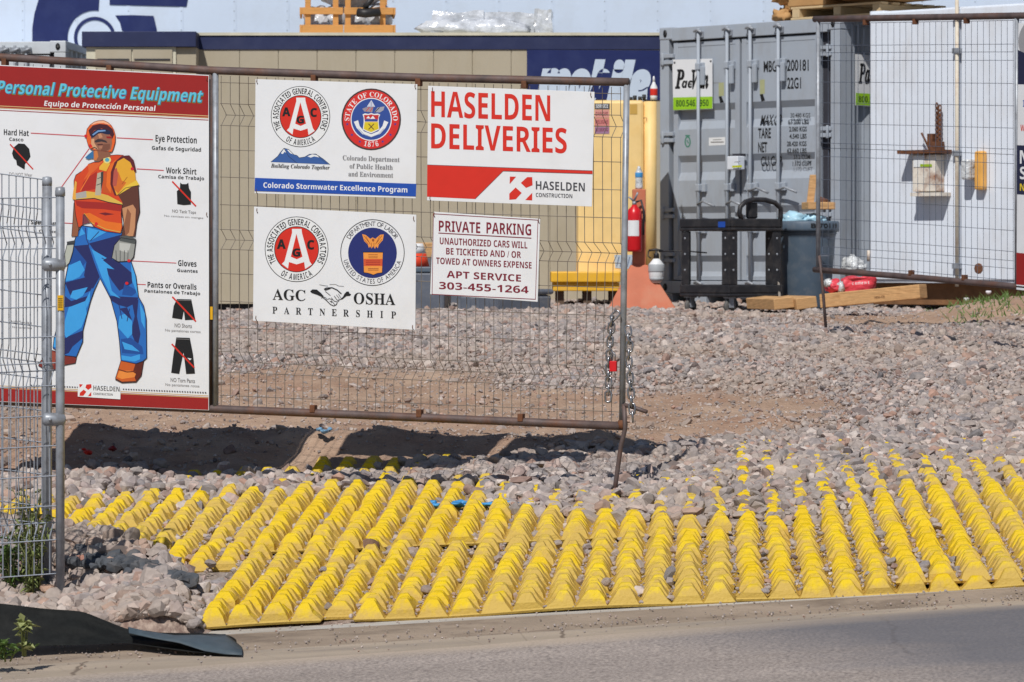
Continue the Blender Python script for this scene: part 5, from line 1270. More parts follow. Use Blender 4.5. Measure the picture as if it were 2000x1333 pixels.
WC = Plane((1699, 33.75), (2080, 32.25))
wc = Cont(WC, 1.40, 2.2, 2.485, 6.06, M_wpaint, 'white steel container with a rusty lock box, behind the smaller gate')
wc.shell(); wc.frame()
def white_doors():
    us = WC.s_at; H = wc.H; mid = us(1878)
    for a, b_ in ((.02, mid - .012), (mid + .012, 2.18)):
        mb = MB(); wc.b(mb, a, b_, -.07, .02, .03, H - .02); d = mb.build('door', M_wpaint, wc.root, bevel=.008)
    mb = MB(); mb.tube([wc.pt(us(1875), .045, -.03), wc.pt(us(1875), .045, H + .12)], .017, 10); rod = mb.build('lock_rod', mat('cream_rod', S(214, 204, 186), .5, dirt=S(150, 110, 80), dirt_amt=.6, dirt_scale=6), wc.root)
    for y in (34, 100, 300, 520):
        z = WC.at(1875, y).z - wc.z0
        mb = MB(); wc.b(mb, us(1875) - .04, us(1875) + .04, .02, .07, z - .025, z + .025); mb.build('rod_bracket', M_galv, rod, bevel=.004)
    zz = lambda y: WC.at(1830, y).z - wc.z0
    ru = mat('rust_stained_white', S(224, 216, 204), .6, dirt=S(140, 84, 44), dirt_amt=1, dirt_scale=7)
    mb = MB(); wc.b(mb, us(1803), us(1848), .022, .16, zz(375), zz(303)); lb = mb.build('lock_box', ru, wc.root, bevel=.008)
    mb = MB(); wc.b(mb, us(1780), us(1862), .022, .21, zz(301), zz(294)); mb.build('top_plate', M_rustier, lb)
    mb = MB(); wc.b(mb, us(1803), us(1860), .022, .19, zz(384), zz(377)); mb.build('bottom_plate', ru, lb)
    mb = MB(); wc.b(mb, us(1806), us(1827), .16, .166, zz(327), zz(305)); lab = mb.build('label', WHT, lb)
    b = Board(WC, .1668).part('marking').poly([(1797, 321), (1820, 321), (1820, 326), (1797, 326)], ink((150, 180, 40)))
    for nm, q in b.parts: q.build(nm, None, lb)
    pts = [wc.pt(us(1842), .06 + .02 * math.sin(k), zz(206 + k * 9)) for k in range(10)]
    mb = MB()
    for k in range(18):
        a = wc.pt(us(1842) + .018 * (1 if k % 2 else -1), .07, zz(208 + k * 4.6)); 
        t = UP; side = (WC.d3 if k % 2 else WC.n3)
        mb.tube([a + t * .028 * math.cos(2 * math.pi * j / 8) + side * .016 * math.sin(2 * math.pi * j / 8) for j in range(8)], .007, 5, closed=True)
    mb.build('chain', M_rustier, wc.root)
    mb = MB(); wc.b(mb, us(1824), us(1834), .05, .1, zz(290), zz(262)); wc.b(mb, us(1828), us(1850), .04, .12, zz(294), zz(278)); mb.tube([wc.pt(us(1824), .08, zz(288)), wc.pt(us(1813), .1, zz(260))], .01, 6); mb.build('latch', M_rustier, wc.root)
    z2 = lambda y: WC.at(1910, y).z - wc.z0
    mb = MB(); wc.b(mb, us(1915), us(1932), .022, .10, z2(372), z2(296)); wl = mb.build('wall_box', mat('amber_plastic', S(226, 168, 84), .4), wc.root, bevel=.02)
    mb = MB(); wc.b(mb, us(1898), us(1914), .022, .17, z2(352), z2(312)); mb.build('cover', M_bag, wl, bevel=.02)
    mb = MB(); mb.lathe(wc.pt(us(1914), .0205, WC.at(1914, 525).z - wc.z0), [(0, 0), (.05, 0), (.045, .002), (0, .002)], 9, None, WC.n3); mb.build('rust_stain', M_rustier, wc.root)
    for y in (545, 500):
        mb = MB(); z = WC.at(1703, y).z - wc.z0; mb.tube([wc.pt(.01, .03, z - .05), wc.pt(.01, .03, z + .05)], .016, 8); mb.build('hinge', ru, wc.root)
white_doors()

LC = Plane((-330, 38.15), (128, 38.0))
lc = Cont(LC, 1.27, LC.len, 2.6, 6.0, mat('pale_grey_steel', S(196, 202, 208), .5, var=.05, dirt=S(150, 150, 150), dirt_amt=.4), 'pale grey container mostly hidden behind the tall poster')
lc.shell(); lc.frame()
mb = MB()
for a, b_ in ((.17, lc.W / 2 - .01), (lc.W / 2 + .01, lc.W - .17)): lc.b(mb, a, b_, -.07, -.02, .13, lc.H - .15)
mb.build('door', lc.paint, lc.root, bevel=.006)
for px in (-190, -120, 8, 52, 62):
    u = LC.s_at(px) if px != 62 else LC.s_at(30)
    mb = MB(); mb.tube([lc.pt(u, .03, .03), lc.pt(u, .03, lc.H - .05)], .016, 8); mb.build('lock_rod', M_galv, lc.root)
    mb = MB(); lc.b(mb, u - .05, u + .05, -.003, .05, lc.H - .12, lc.H - .07); mb.tube([lc.pt(u - .06, .04, lc.H - .12), lc.pt(u + .06, .07, lc.H - .08)], .014, 6); mb.build('cam_keeper', M_galv, lc.root)

# ------------------------------------------------------------------ site office and trailer behind
def office():
    Y = 37.0; X0 = P(345, 0, Y).x; X1 = P(1420, 0, Y).x; z0, zt, zf = 1.17, 3.87, 3.72
    root = thing('site_office', ((X0 + X1) / 2, Y, z0), 'long tan site office cabin with navy roof edge and blue lettered banner', 'cabin')
    mb = MB(); mb.box((X0 + .01, Y + .012, z0 + .02), (X1, Y + 3.0, zf)); mb.build('body', M_tan, root)
    mb = MB(); edges = [345, 385, 468] + [468 + 75.8 * k for k in range(1, 13)]
    for a, b_ in zip(edges, edges[1:]): mb.box((P(a, 0, Y).x + .004, Y - .002, z0), (P(b_, 0, Y).x - .004, Y + .012, zf + .01))
    mb.build('wall_siding', M_tan, root)
    mb = MB(); mb.box((P(385, 0, Y).x, Y - .016, zf), (X1 + .1, Y + .3, zt - .01)); mb.build('roof_edge', M_fascia, root, bevel=.004)
    mb = MB(); mb.box((P(385, 0, Y).x + .01, Y - .03, zt - .009), (X1 + .1, Y + 3.1, zt + .02)); mb.build('roof', M_tan2, root)
    Yb = Y - .42; xa, xb = P(162, 0, Yb).x, P(343, 0, Yb).x; zt2, zf2 = P(0, 62, Yb).z, P(0, 92, Yb).z
    mb = MB(); mb.box((xa + .03, Yb + .03, z0), (xb, Yb + 2.6, zf2)); bay = mb.build('entry_bay', M_tan2, root)
    mb = MB()
    for p0, p1, y in ((190, 252, 116), (262, 332, 116)): mb.box((P(p0, 0, Yb).x, Yb - .0, P(0, y + 1.5, Yb).z), (P(p1, 0, Yb).x, Yb + .028, P(0, y - 1.0, Yb).z))
    mb.build('window_head', M_dkgray, bay)
    mb = MB()
    for p0, p1 in ((186, 256), (259, 336)): mb.box((P(p0, 0, Yb).x, Yb + .012, P(0, 330, Yb).z), (P(p1, 0, Yb).x, Yb + .029, P(0, 97, Yb).z))
    mb.build('panel', M_tan, bay)
    mb = MB(); mb.box((xa - .01, Yb - .012, zf2), (P(383, 0, Yb).x, Yb + 2.7, zt2)); mb.build('roof_edge', M_fascia, root, bevel=.005)
    mb = MB(); mb.box((xb, Yb + .05, z0), (P(384, 0, Yb).x - .01, Y + .0, zf2 - .003)); mb.build('corner_trim', M_tan, root)
    mb = MB(); mb.box((X0, Y + .1, z0 - .14), (X1, Y + 2.9, z0 + .015)); mb.build('underframe', M_dkgray, root)
    pl = Plane((0, Y), (2000, Y))
    bn = panel(pl, [(1029, 97.5), (1300, 99), (1300, 196), (1029, 194)], .012, .008).build('banner', M_navy, root)
    b = Board(pl, .0135).part('lettering')
    b.text('mobile', 1047, 190, 222, 71, M_ltbl, .012, 'sansbi', .06, .075)
    for nm, q in b.parts: q.build(nm, None, bn)
office()

def trailer():
    Y = 42.5; z0, z1 = 2.3, 5.5; X0, X1 = P(-420, 0, Y).x, P(2250, 0, Y).x
    root = thing('semi_trailer', ((X0 + X1) / 2, Y, 1.25), 'long white box trailer with a navy round logo, behind the site office', 'trailer')
    mb = MB(); mb.box((X0, Y, z0), (X1, Y + 2.5, z1)); mb.build('body', M_trailer, root, bevel=.02)
    mb = MB(); x = X0 + .3
    while x < X1 - .2:
        mb.box((x - .022, Y - .004, z0 + .12), (x + .022, Y + .001, z1 - .15)); x += .61
    mb.build('seam_strips', M_trailer, root)
    mb = MB(); x = X0 + .3
    while x < X1 - .2:
        for k in range(26):
            z = z0 + .2 + k * .11; mb.box((x - .006, Y - .008, z - .006), (x + .006, Y - .003, z + .006))
        x += .61
    mb.build('rivets', mat('rivet_metal', S(170, 180, 192), .4), root)
    mb = MB(); mb.box((X0, Y - .01, z0 - .02), (X1, Y + .05, z0 + .1)); mb.build('bottom_rail', M_galv, root)
    for x in (X0 + 1.6, X0 + 2.9):
        for y in (Y + .2, Y + 2.0):
            mb = MB(); mb.lathe((x, y, 1.25 + .5), [(.0, 0), (.3, 0), (.48, .03), (.5, .08), (.5, .22), (.48, .28), (.3, .3), (0, .3)], 24, None, Vector((0, 1, 0))); w = mb.build('wheel', M_rubber, root)
            mb = MB(); mb.lathe((x, y - .012, 1.75), [(0, 0), (.24, 0), (.26, .02), (0, .02)], 16, None, Vector((0, 1, 0))); mb.build('rim', M_galv, w)
    for x in (X1 - 3.0,):
        for y in (Y + .4, Y + 2.0):
            mb = MB(); mb.box((x - .06, y - .06, 1.25), (x + .06, y + .06, z0)); mb.box((x - .16, y - .16, 1.22), (x + .16, y + .16, 1.27)); mb.build('landing_leg', M_galv, root)
    pl = Plane((0, Y), (2000, Y)); b = Board(pl, .0095).part('logo')
    cx, cy = 185, 74; q = []
    for k in range(41): a = R(-90 - 88 + 176 * k / 40 - 90 + 90); q.append(a)
    arc = lambda r, a0, a1, n=30, kx=1: [(cx + r * kx * math.cos(R(a0 + (a1 - a0) * i / n)), cy + r * math.sin(R(a0 + (a1 - a0) * i / n))) for i in range(n + 1)]
    # dark left crescent, split by the white upright
    b.poly([(197, -60)] + [(110, -50), (84, -14), (75, 0), (67, 28), (63, 55), (63, 80), (68, 110), (90, 150), (150, 170)] + [(185, 128)] + arc(53, 90, 278, 36), M_navy)
    b.poly([(214, -60), (362, -50), (368, -8), (364, 13.5), (300, 12), (214, 10)], M_navy)
    b.poly([(225, 30.5), (260, 30), (300, 31.5), (306, 57), (305, 90), (238, 60), (234, 44)], M_navy)
    b.ring(cx, cy, 37.5, 37.5, 6.5, M_navy)
    b.build(root)
trailer()

# ------------------------------------------------------------------ things on the roofs
def fr(px, py, Y, yaw):
    o = P(px, py, Y); a = R(yaw); return o, Vector((math.cos(a), math.sin(a), 0)), Vector((-math.sin(a), math.cos(a), 0))
def crate():
    o, ax, ay = fr(592, 66, 37.6, 3); m = 37.6 / F
    zr = 3.893; o.z = zr
    root = thing('timber_crate', o + ax * .46, 'orange timber slatted crate standing on the site office roof', 'crate')
    w = 176 * m; 
    mb = MB()
    for u in (.02, 58 * m, 82 * m, 150 * m): mb.obox(o, ax, ay, UP, (u, 0, 0), (u + 11 * m, .04, .75))
    for u in (.02, 82 * m, 155 * m): mb.obox(o, ax, ay, UP, (u, .6, 0), (u + 11 * m, .64, .75))
    mb.build('upright', M_woodp, root, bevel=.003)
    mb = MB()
    for z0, z1 in ((0, 22 * m), (42 * m, 56 * m), (80 * m, 96 * m), (118 * m, 136 * m)):
        mb.obox(o, ax, ay, UP, (-.01, -.024, z0 + .002), (78 * m, -.001, z1)); mb.obox(o, ax, ay, UP, (80 * m, -.03, z0 + .002), (w, -.001, z1)); mb.obox(o, ax, ay, UP, (0, .645, z0 + .002), (w, .665, z1))
        mb.obox(o, ax, ay, UP, (-.035, -.02, z0 + .002), (-.011, .66, z1)); mb.obox(o, ax, ay, UP, (w + .001, -.02, z0 + .002), (w + .024, .66, z1))
    mb.build('slats', M_woodp, root, bevel=.003)
    mb = MB()
    for k in range(4): mb.blob(o + ax * (.16 + .2 * k) + ay * .3 + UP * (.17 + .03 * (k % 2)), (.15, .2, .16), None, k, .25, 2)
    mb.obox(o, ax, ay, UP, (.03, .06, .025), (w - .03, .58, .12)); mb.blob(o + ax * .5 + ay * .3 + UP * .5, (.36, .24, .22), None, 9, .2, 2); mb.build('wrapped_contents', M_wrap, root)
    mb = MB(); mb.tube([o + ax * (106 * m) - ay * .05 + UP * 46 * m, o + ax * (120 * m) - ay * .07 + UP * 44 * m, o + ax * (150 * m) - ay * .05 + UP * 47 * m], .045, 8); mb.tube([o + ax * (120 * m) - ay * .04 + UP * 55 * m, o + ax * (135 * m) - ay * .05 + UP * 74 * m], .03, 8); mb.build('black_strap', M_black, root)
crate()
def bundle():
    Y = 37.7; m = Y / F; o = P(815, 68, Y); o.z = 3.893
    root = thing('wrapped_bundle', o + Vector((.68, .3, 0)), 'low bundle in clear plastic wrap lying on the site office roof', 'bundle')
    mb = MB()
    for (a, b_, h, y0, y1) in ((30, 130, 50, 0, .6), (132, 228, 48, .02, .6), (230, 264, 53, .01, .62)):
        bx = bmesh.new(); bmesh.ops.create_cube(bx, size=1); bmesh.ops.subdivide_edges(bx, edges=bx.edges, cuts=5, use_grid_fill=True)
        vs = []
        for v in bx.verts:
            q = v.co; nn = mnoise.noise_vector(Vector((q.x * 3 + a, q.y * 3, q.z * 3))) * .025
            k = 1 + .12 * (q.z < 0) * abs(q.z)
            vs.append(o + Vector((lerp(a, b_, q.x * k + .5) * m, lerp(y0, y1, q.y + .5), (q.z + .5) * h * m)) + Vector((nn.x, nn.y, nn.z * (q.z > -.4))))
        mb.add(vs, [tuple(v.index for v in f.verts) for f in bx.faces], None, False); bx.free()
    mb.build('packs', M_wrap, root)
    mb = MB(); mb.blob(o + Vector((70 * m, .0, .08)), (.37, .14, .1), None, 4, .35, 2.5); mb.blob(o + Vector((150 * m, -.02, .07)), (.34, .12, .1), None, 5, .35, 2.5); mb.build('loose_wrap', M_wrap, root)
    mb = MB(); mb.box((o.x + .55, o.y + .02, o.z), (o.x + 1.36, o.y + .5, o.z + .04)); mb.build('base_board', M_black, root)
bundle()
def cardboard():
    Y = 35.6; m = Y / F; zr = gc.z0 + gc.H; o = P(1530, 30, Y); o.z = zr
    ax, ay = GC.d3.copy(), -GC.n3.copy()
    root = thing('wooden_pallet', o, 'pale wooden pallet lying on the grey container roof under the cardboard', 'pallet')
    o = GC.w(GC.s_at(1536), zr + .0, -.08)
    mb = MB()
    for u in (0, .52, 1.0): mb.obox(o, ax, ay, UP, (u, 0, .022), (u + .09, .9, .10))
    mb.build('bearer', M_pale, root, bevel=.003)
    mb = MB()
    for k in range(6): mb.obox(o, ax, ay, UP, (-.02, k * .165, .101), (1.11, k * .165 + .1, .122))
    for k in (0, 3, 5): mb.obox(o, ax, ay, UP, (-.02, k * .165, 0), (1.11, k * .165 + .1, .021))
    mb.build('deck_boards', M_pale, root, bevel=.003)
    r2 = thing('cardboard_load', o + UP * .122, 'brown cardboard stack sagging over the pallet on the grey container', 'cardboard')
    mb = MB(); mb.obox(o, ax, ay, UP, (-.05, .0, .125), (.42, .85, .7)); mb.build('carton', M_card, r2, bevel=.01)
    mb = MB(); 
    for k, (u, z, rx, rz) in enumerate(((.95, .25, .72, .12), (1.15, .36, .95, .14), (.9, .5, .7, .12))): mb.blob(o + ax * u + ay * .35 + UP * z, (rx * .9, .5, rz), None, k + 20, .18, 1.5)
    mb.build('sagging_sheets', M_card, r2)
    mb = MB()
    for k in range(5): mb.blob(o + ax * (-.17 + .05 * (k % 2)) + ay * (.06 + .1 * (k % 2)) + UP * (.05 + .09 * k), (.1, .1, .07), None, k + 30, .6, 3)
    mb.build('crumpled_paper', M_card, r2)
cardboard()

# ------------------------------------------------------------------ things standing in the yard
def cabinet():
    Y = 34.7; m = Y / F; x0, x1 = P(1128, 0, Y).x, P(1258, 0, Y).x; zt, zb = P(0, 196, Y).z, P(0, 538, Y).z
    root = thing('fuel_cabinet', ((x0 + x1) / 2, Y + .3, zb), 'tall cream yellow steel cabinet on a yellow skid beside the grey container', 'cabinet')
    mb = MB(); mb.box((x0, Y, zb), (x1, Y + .75, zt)); mb.build('body', M_yel, root, bevel=.03)
    mb = MB(); mb.tube([Vector((x1 + .06, Y + .06, zb)), Vector((x1 + .06, Y + .06, zt - .01))], .06, 16); mb.box((x1 - .01, Y + .05, zb), (x1 + .12, Y + .7, zt - .02)); mb.build('side_flange', M_yel, root)
    pl = Plane((0, Y), (2000, Y))
    b = Board(pl, .003).part('label').crop(1100, 0, 3.3327)
    b.poly([(205, 675), (302, 675), (302, 712), (205, 712)], DKG).poly([(205, 716), (300, 716), (300, 768), (205, 768)], ink((214, 150, 140))).poly([(205, 772), (300, 772), (300, 822), (205, 822)], ink((206, 130, 124))).poly([(205, 826), (300, 826), (300, 872), (205, 872)], ink((160, 120, 150)))
    for i, t in enumerate(('SERVICE', 'DANGER', 'PELIGRO', 'NO SMOKING')): b.text(t, 212, (704, 754, 808, 858)[i], 80, 24, WHT if i == 0 else ink((120, 40, 50)))
    b.poly([(434, 680), (482, 680), (482, 745), (434, 745)], ink((200, 160, 80)))
    b.stroke([(520, 772), (545, 768), (540, 785)], 5, ink((150, 100, 60)))
    b.build(root)
    mb = MB()
    for x, h in ((1232, 7), (1240, 10), (1250, 8), (1258, 12)): mb.lathe(P(x, 197, Y + .2), [(0, 0), (.018, 0), (.018, h * m), (0, h * m)], 8)
    mb.build('filler_caps', M_black, root)
    ya = Y - .25
    r2 = thing('skid_base', P(1140, 568, ya), 'yellow steel skid lying under the cream cabinet, low on the gravel', 'skid')
    mb = MB(); mb.box((P(1076, 0, ya).x, ya, P(0, 552, ya).z), (P(1212, 0, ya).x, ya + .9, P(0, 531, ya).z)); mb.build('deck', M_yel2, r2, bevel=.012)
    mb = MB()
    xa, xb = P(1080, 0, ya).x, P(1210, 0, ya).x
    for y in (.04, .70): mb.box((xa, ya + y, P(0, 569, ya).z), (xb, ya + y + .12, P(0, 552.5, ya).z))
    mb.build('runner', M_yel2, r2, bevel=.008)
    mb = MB()
    for q in (1086, 1140, 1192): mb.box((P(q, 0, ya).x, ya + .12, gz1(P(q, 0, ya).x, ya) - .03), (P(q + 16, 0, ya).x, ya + .8, P(0, 569.3, ya).z))
    mb.build('bearer', mat('dark_bearer_wood', S(96, 78, 64), .85), r2)
    pq = panel(pl, [(1200, 498), (1237, 498), (1236, 526), (1201, 524)], .004, .003).build('notice_plate', ink((176, 190, 204)), root)
    b = Board(pl, .0048).part('stripes')
    for k in range(5): b.stroke([(1204 + k * 7, 522), (1209 + k * 7, 502)], 2, ink((110, 124, 150)))
    for nm, q in b.parts: q.build(nm, None, pq)
    # spray bottle on top
    r3 = thing('spray_bottle', P(1277, 194, Y + .1), 'white spray bottle with red label standing on the yellow cabinet', 'bottle')
    o = P(1277, 195.5, Y + .12)
    mb = MB(); mb.lathe(o, [(0, 0), (.032, 0), (.034, .03), (.034, .12), (.014, .16), (.012, .17), (0, .17)], 14); mb.build('body', WHT, r3)
    mb = MB(); mb.lathe(o, [(.0347, .04), (.0352, .045), (.0352, .1), (.0347, .105)], 14); mb.build('label', RED, r3)
    mb = MB(); mb.lathe(o + UP * .171, [(0, 0), (.013, 0), (.008, .05), (0, .055)], 10); mb.build('nozzle', WHT, r3)
cabinet()

def stand():
    Y = 33.2; m = Y / F
    def p(x, y, d=0): return P(x, y, Y + d)
    root = thing('extinguisher_stand', p(1254, 596), 'faded orange extinguisher stand with a flared pyramid foot', 'stand')
    c = p(1248, 596); c.z = gz1(c.x, c.y) - .01
    h = p(0, 370).z - c.z
    mb = MB(); mb.obox(c, Vector((1, 0, 0)), Vector((0, 1, 0)), UP, (-.06, -.055, .2), (.06, .055, h)); post = mb.build('post', M_orange, root, bevel=.008)
    mb = MB(); o = c
    base = [(-.3, -.24), (.34, -.24), (.32, .25), (-.28, .25)]; tp = [(-.075, -.075), (.075, -.075), (.075, .075), (-.075, .075)]
    mb.add([o + Vector((x, y, 0)) for x, y in base] + [o + Vector((x, y, .42)) for x, y in tp], [(3, 2, 1, 0), (4, 5, 6, 7), (0, 1, 5, 4), (1, 2, 6, 5), (2, 3, 7, 6), (3, 0, 4, 7)])
    mb.build('foot', M_orange, root, bevel=.008)
    r2 = thing('fire_extinguisher', p(1238, 490, -.15), 'red fire extinguisher hung on the orange stand behind the gate post', 'extinguisher')
    o = p(1239, 492, -.14)
    mb = MB(); mb.lathe(o, [(0, 0), (.06, 0), (.068, .02), (.068, .33), (.058, .375), (.028, .405), (.022, .42), (0, .42)], 24); mb.build('body', M_red, r2)
    mb = MB(); mb.lathe(o + UP * .421, [(0, 0), (.02, 0), (.018, .03), (0, .03)], 10); mb.tube([o + UP * .45, o + UP * .47 + Vector((-.05, -.02, .02))], .009, 6); mb.tube([o + UP * .46, o + UP * .5 + Vector((.03, -.02, .03))], .01, 6); mb.build('valve', M_galv, r2)
    mb = MB(); mb.tube([o + UP * .44, o + UP * .46 + Vector((.06, 0, 0)), o + UP * .36 + Vector((.085, -.02, 0)), o + UP * .15 + Vector((.08, -.02, 0))], .011, 8); mb.build('hose', M_black, r2)
    mb = MB(); n = 10
    for k in range(n + 1):
        a = R(-150 + 95 * k / n)
        for z in (.14, .28): mb.v.append(tuple(o + Vector((.0692 * math.cos(a), .0692 * math.sin(a), z))))
    for k in range(n): mb.f.append((2 * k, 2 * k + 2, 2 * k + 3, 2 * k + 1)); mb.mi.append(0); mb.sm.append(True)
    mb.build('label', WHT, r2)
    r3 = thing('water_bottle', p(1247, 370), 'clear plastic water bottle with blue cap band on top of the orange stand', 'bottle')
    o = Vector((c.x, c.y, c.z + h + .001))
    mb = MB(); mb.lathe(o, [(0, 0), (.032, 0), (.034, .02), (.032, .08), (.034, .12), (.034, .15), (.014, .19), (.014, .205), (0, .206)], 16); mb.build('body', M_bag, r3)
    mb = MB(); mb.lathe(o, [(.0345, .105), (.0352, .108), (.0352, .145), (.0345, .148)], 16); mb.build('label', M_blue, r3)
    r4 = thing('pump_sprayer', p(1282, 552, -.1), 'white pump sprayer with black top beside the orange stand foot', 'sprayer')
    o = p(1282, 553, -.12)
    mb = MB(); mb.lathe(o, [(0, 0), (.04, .0), (.066, .05), (.072, .12), (.066, .17), (.034, .21), (.02, .22), (0, .22)], 20); mb.build('tank', WHT, r4)
    mb = MB(); mb.lathe(o, [(.0735, .10), (.0745, .105), (.0735, .16), (.069, .168)], 20); mb.lathe(o, [(.05, .012), (.0605, .03), (.0665, .046), (.06, .046)], 20); mb.build('label_band', ink((168, 172, 176)), r4)
    mb = MB(); mb.lathe(o + UP * .221, [(0, 0), (.026, 0), (.024, .04), (.012, .05), (.012, .07), (0, .07)], 12); mb.tube([o + UP * .29 + Vector((-.07, 0, 0)), o + UP * .3, o + UP * .285 + Vector((.06, 0, 0))], .01, 6); mb.tube([o + UP * .28 + Vector((.02, 0, 0)), o + UP * .29 + Vector((.2, -.05, 0)), o + UP * .27 + Vector((.45, -.05, 0))], .006, 6); mb.tube([o + UP * .285 + Vector((-.07, 0, 0)), o + UP * .24 + Vector((-.075, -.02, 0)), o + UP * .22 + Vector((-.05, -.03, 0))], .006, 6); mb.build('pump_head', M_black, r4)
    mb = MB(); mb.tube([o + UP * .0 + Vector((0.01, 0, -.001)), o + UP * -.03, o + UP * -.2 + Vector((0, .02, 0))], .03, 8); mb.build('bracket', M_orange, r4)
stand()

def totes():
    Y = 32.6; c = P(968, 612, Y); c.z = gz1(c.x, c.y) - .02
    e1 = Vector((-.84, .54, 0)).normalized(); e2 = Vector((.82, .57, 0)).normalized()
    root = thing('storage_tote', c, 'dark grey plastic tote on the gravel behind the private parking sign', 'tote')
    mb = MB(); mb.obox(c, e1, e2, UP, (0, 0, 0), (.42, .6, .17), None, 1.04); mb.build('body', M_tote, root, bevel=.03)
    mb = MB(); mb.obox(c + UP * .171, e1, e2, UP, (-.02, -.02, 0), (.44, .62, .05)); mb.build('lid', M_tote, root, bevel=.02)
    mb = MB()
    for k in range(4): mb.obox(c, e1, e2, UP, (.06 + .1 * k, -.012, .02), (.085 + .1 * k, .0, .16))
    mb.build('ribs', M_tote, root)
    c = P(868, 603, 33.4); c.z = gz1(c.x, c.y) - .02
    root = thing('storage_tote', c, 'taller blue-grey plastic bin glimpsed between the partnership and private parking signs', 'tote')
    mb = MB(); mb.obox(c, Vector((-1, .1, 0)).normalized(), Vector((.1, 1, 0)).normalized(), UP, (0, 0, 0), (.42, .5, .37), None, 1.05); mb.build('body', M_tote, root, bevel=.02)
    mb = MB(); mb.obox(c + UP * .371, Vector((-1, .1, 0)).normalized(), Vector((.1, 1, 0)).normalized(), UP, (-.02, -.02, 0), (.44, .52, .05)); mb.build('lid', M_bin, root, bevel=.01)
    lidtop = c + Vector((-.27, .25, .4225))
    root = thing('timber_stack', P(830, 530, 34.6), 'short stack of pale timber glimpsed between the four hanging signs', 'timber')
    mb = MB(); a = P(806, 504, 34.6); b_ = P(846, 470, 34.6)
    mb.box((a.x - .2, 34.6, a.z), (b_.x + .3, 35.2, b_.z - .02)); mb.build('boards', M_wood, root, bevel=.01)
    mb = MB(); mb.box((a.x - .22, 34.5, 1.2), (b_.x + .3, 35.2, a.z - .002)); mb.build('support', M_tote, root)
    root = thing('traffic_cone', lidtop, 'orange cone with a white collar, just its side showing between the signs', 'cone')
    c2 = lidtop
    mb = MB(); mb.lathe(Vector((c2.x, c2.y, c2.z)), [(.0, -.0), (.13, 0), (.1, .12), (0, .121)], 18); mb.build('body', ink((226, 70, 40)), root)
    mb = MB(); mb.lathe(Vector((c2.x, c2.y, c2.z + .122)), [(0, 0), (.1, 0), (.07, .09), (0, .091)], 18); mb.build('collar', WHT, root)
totes()

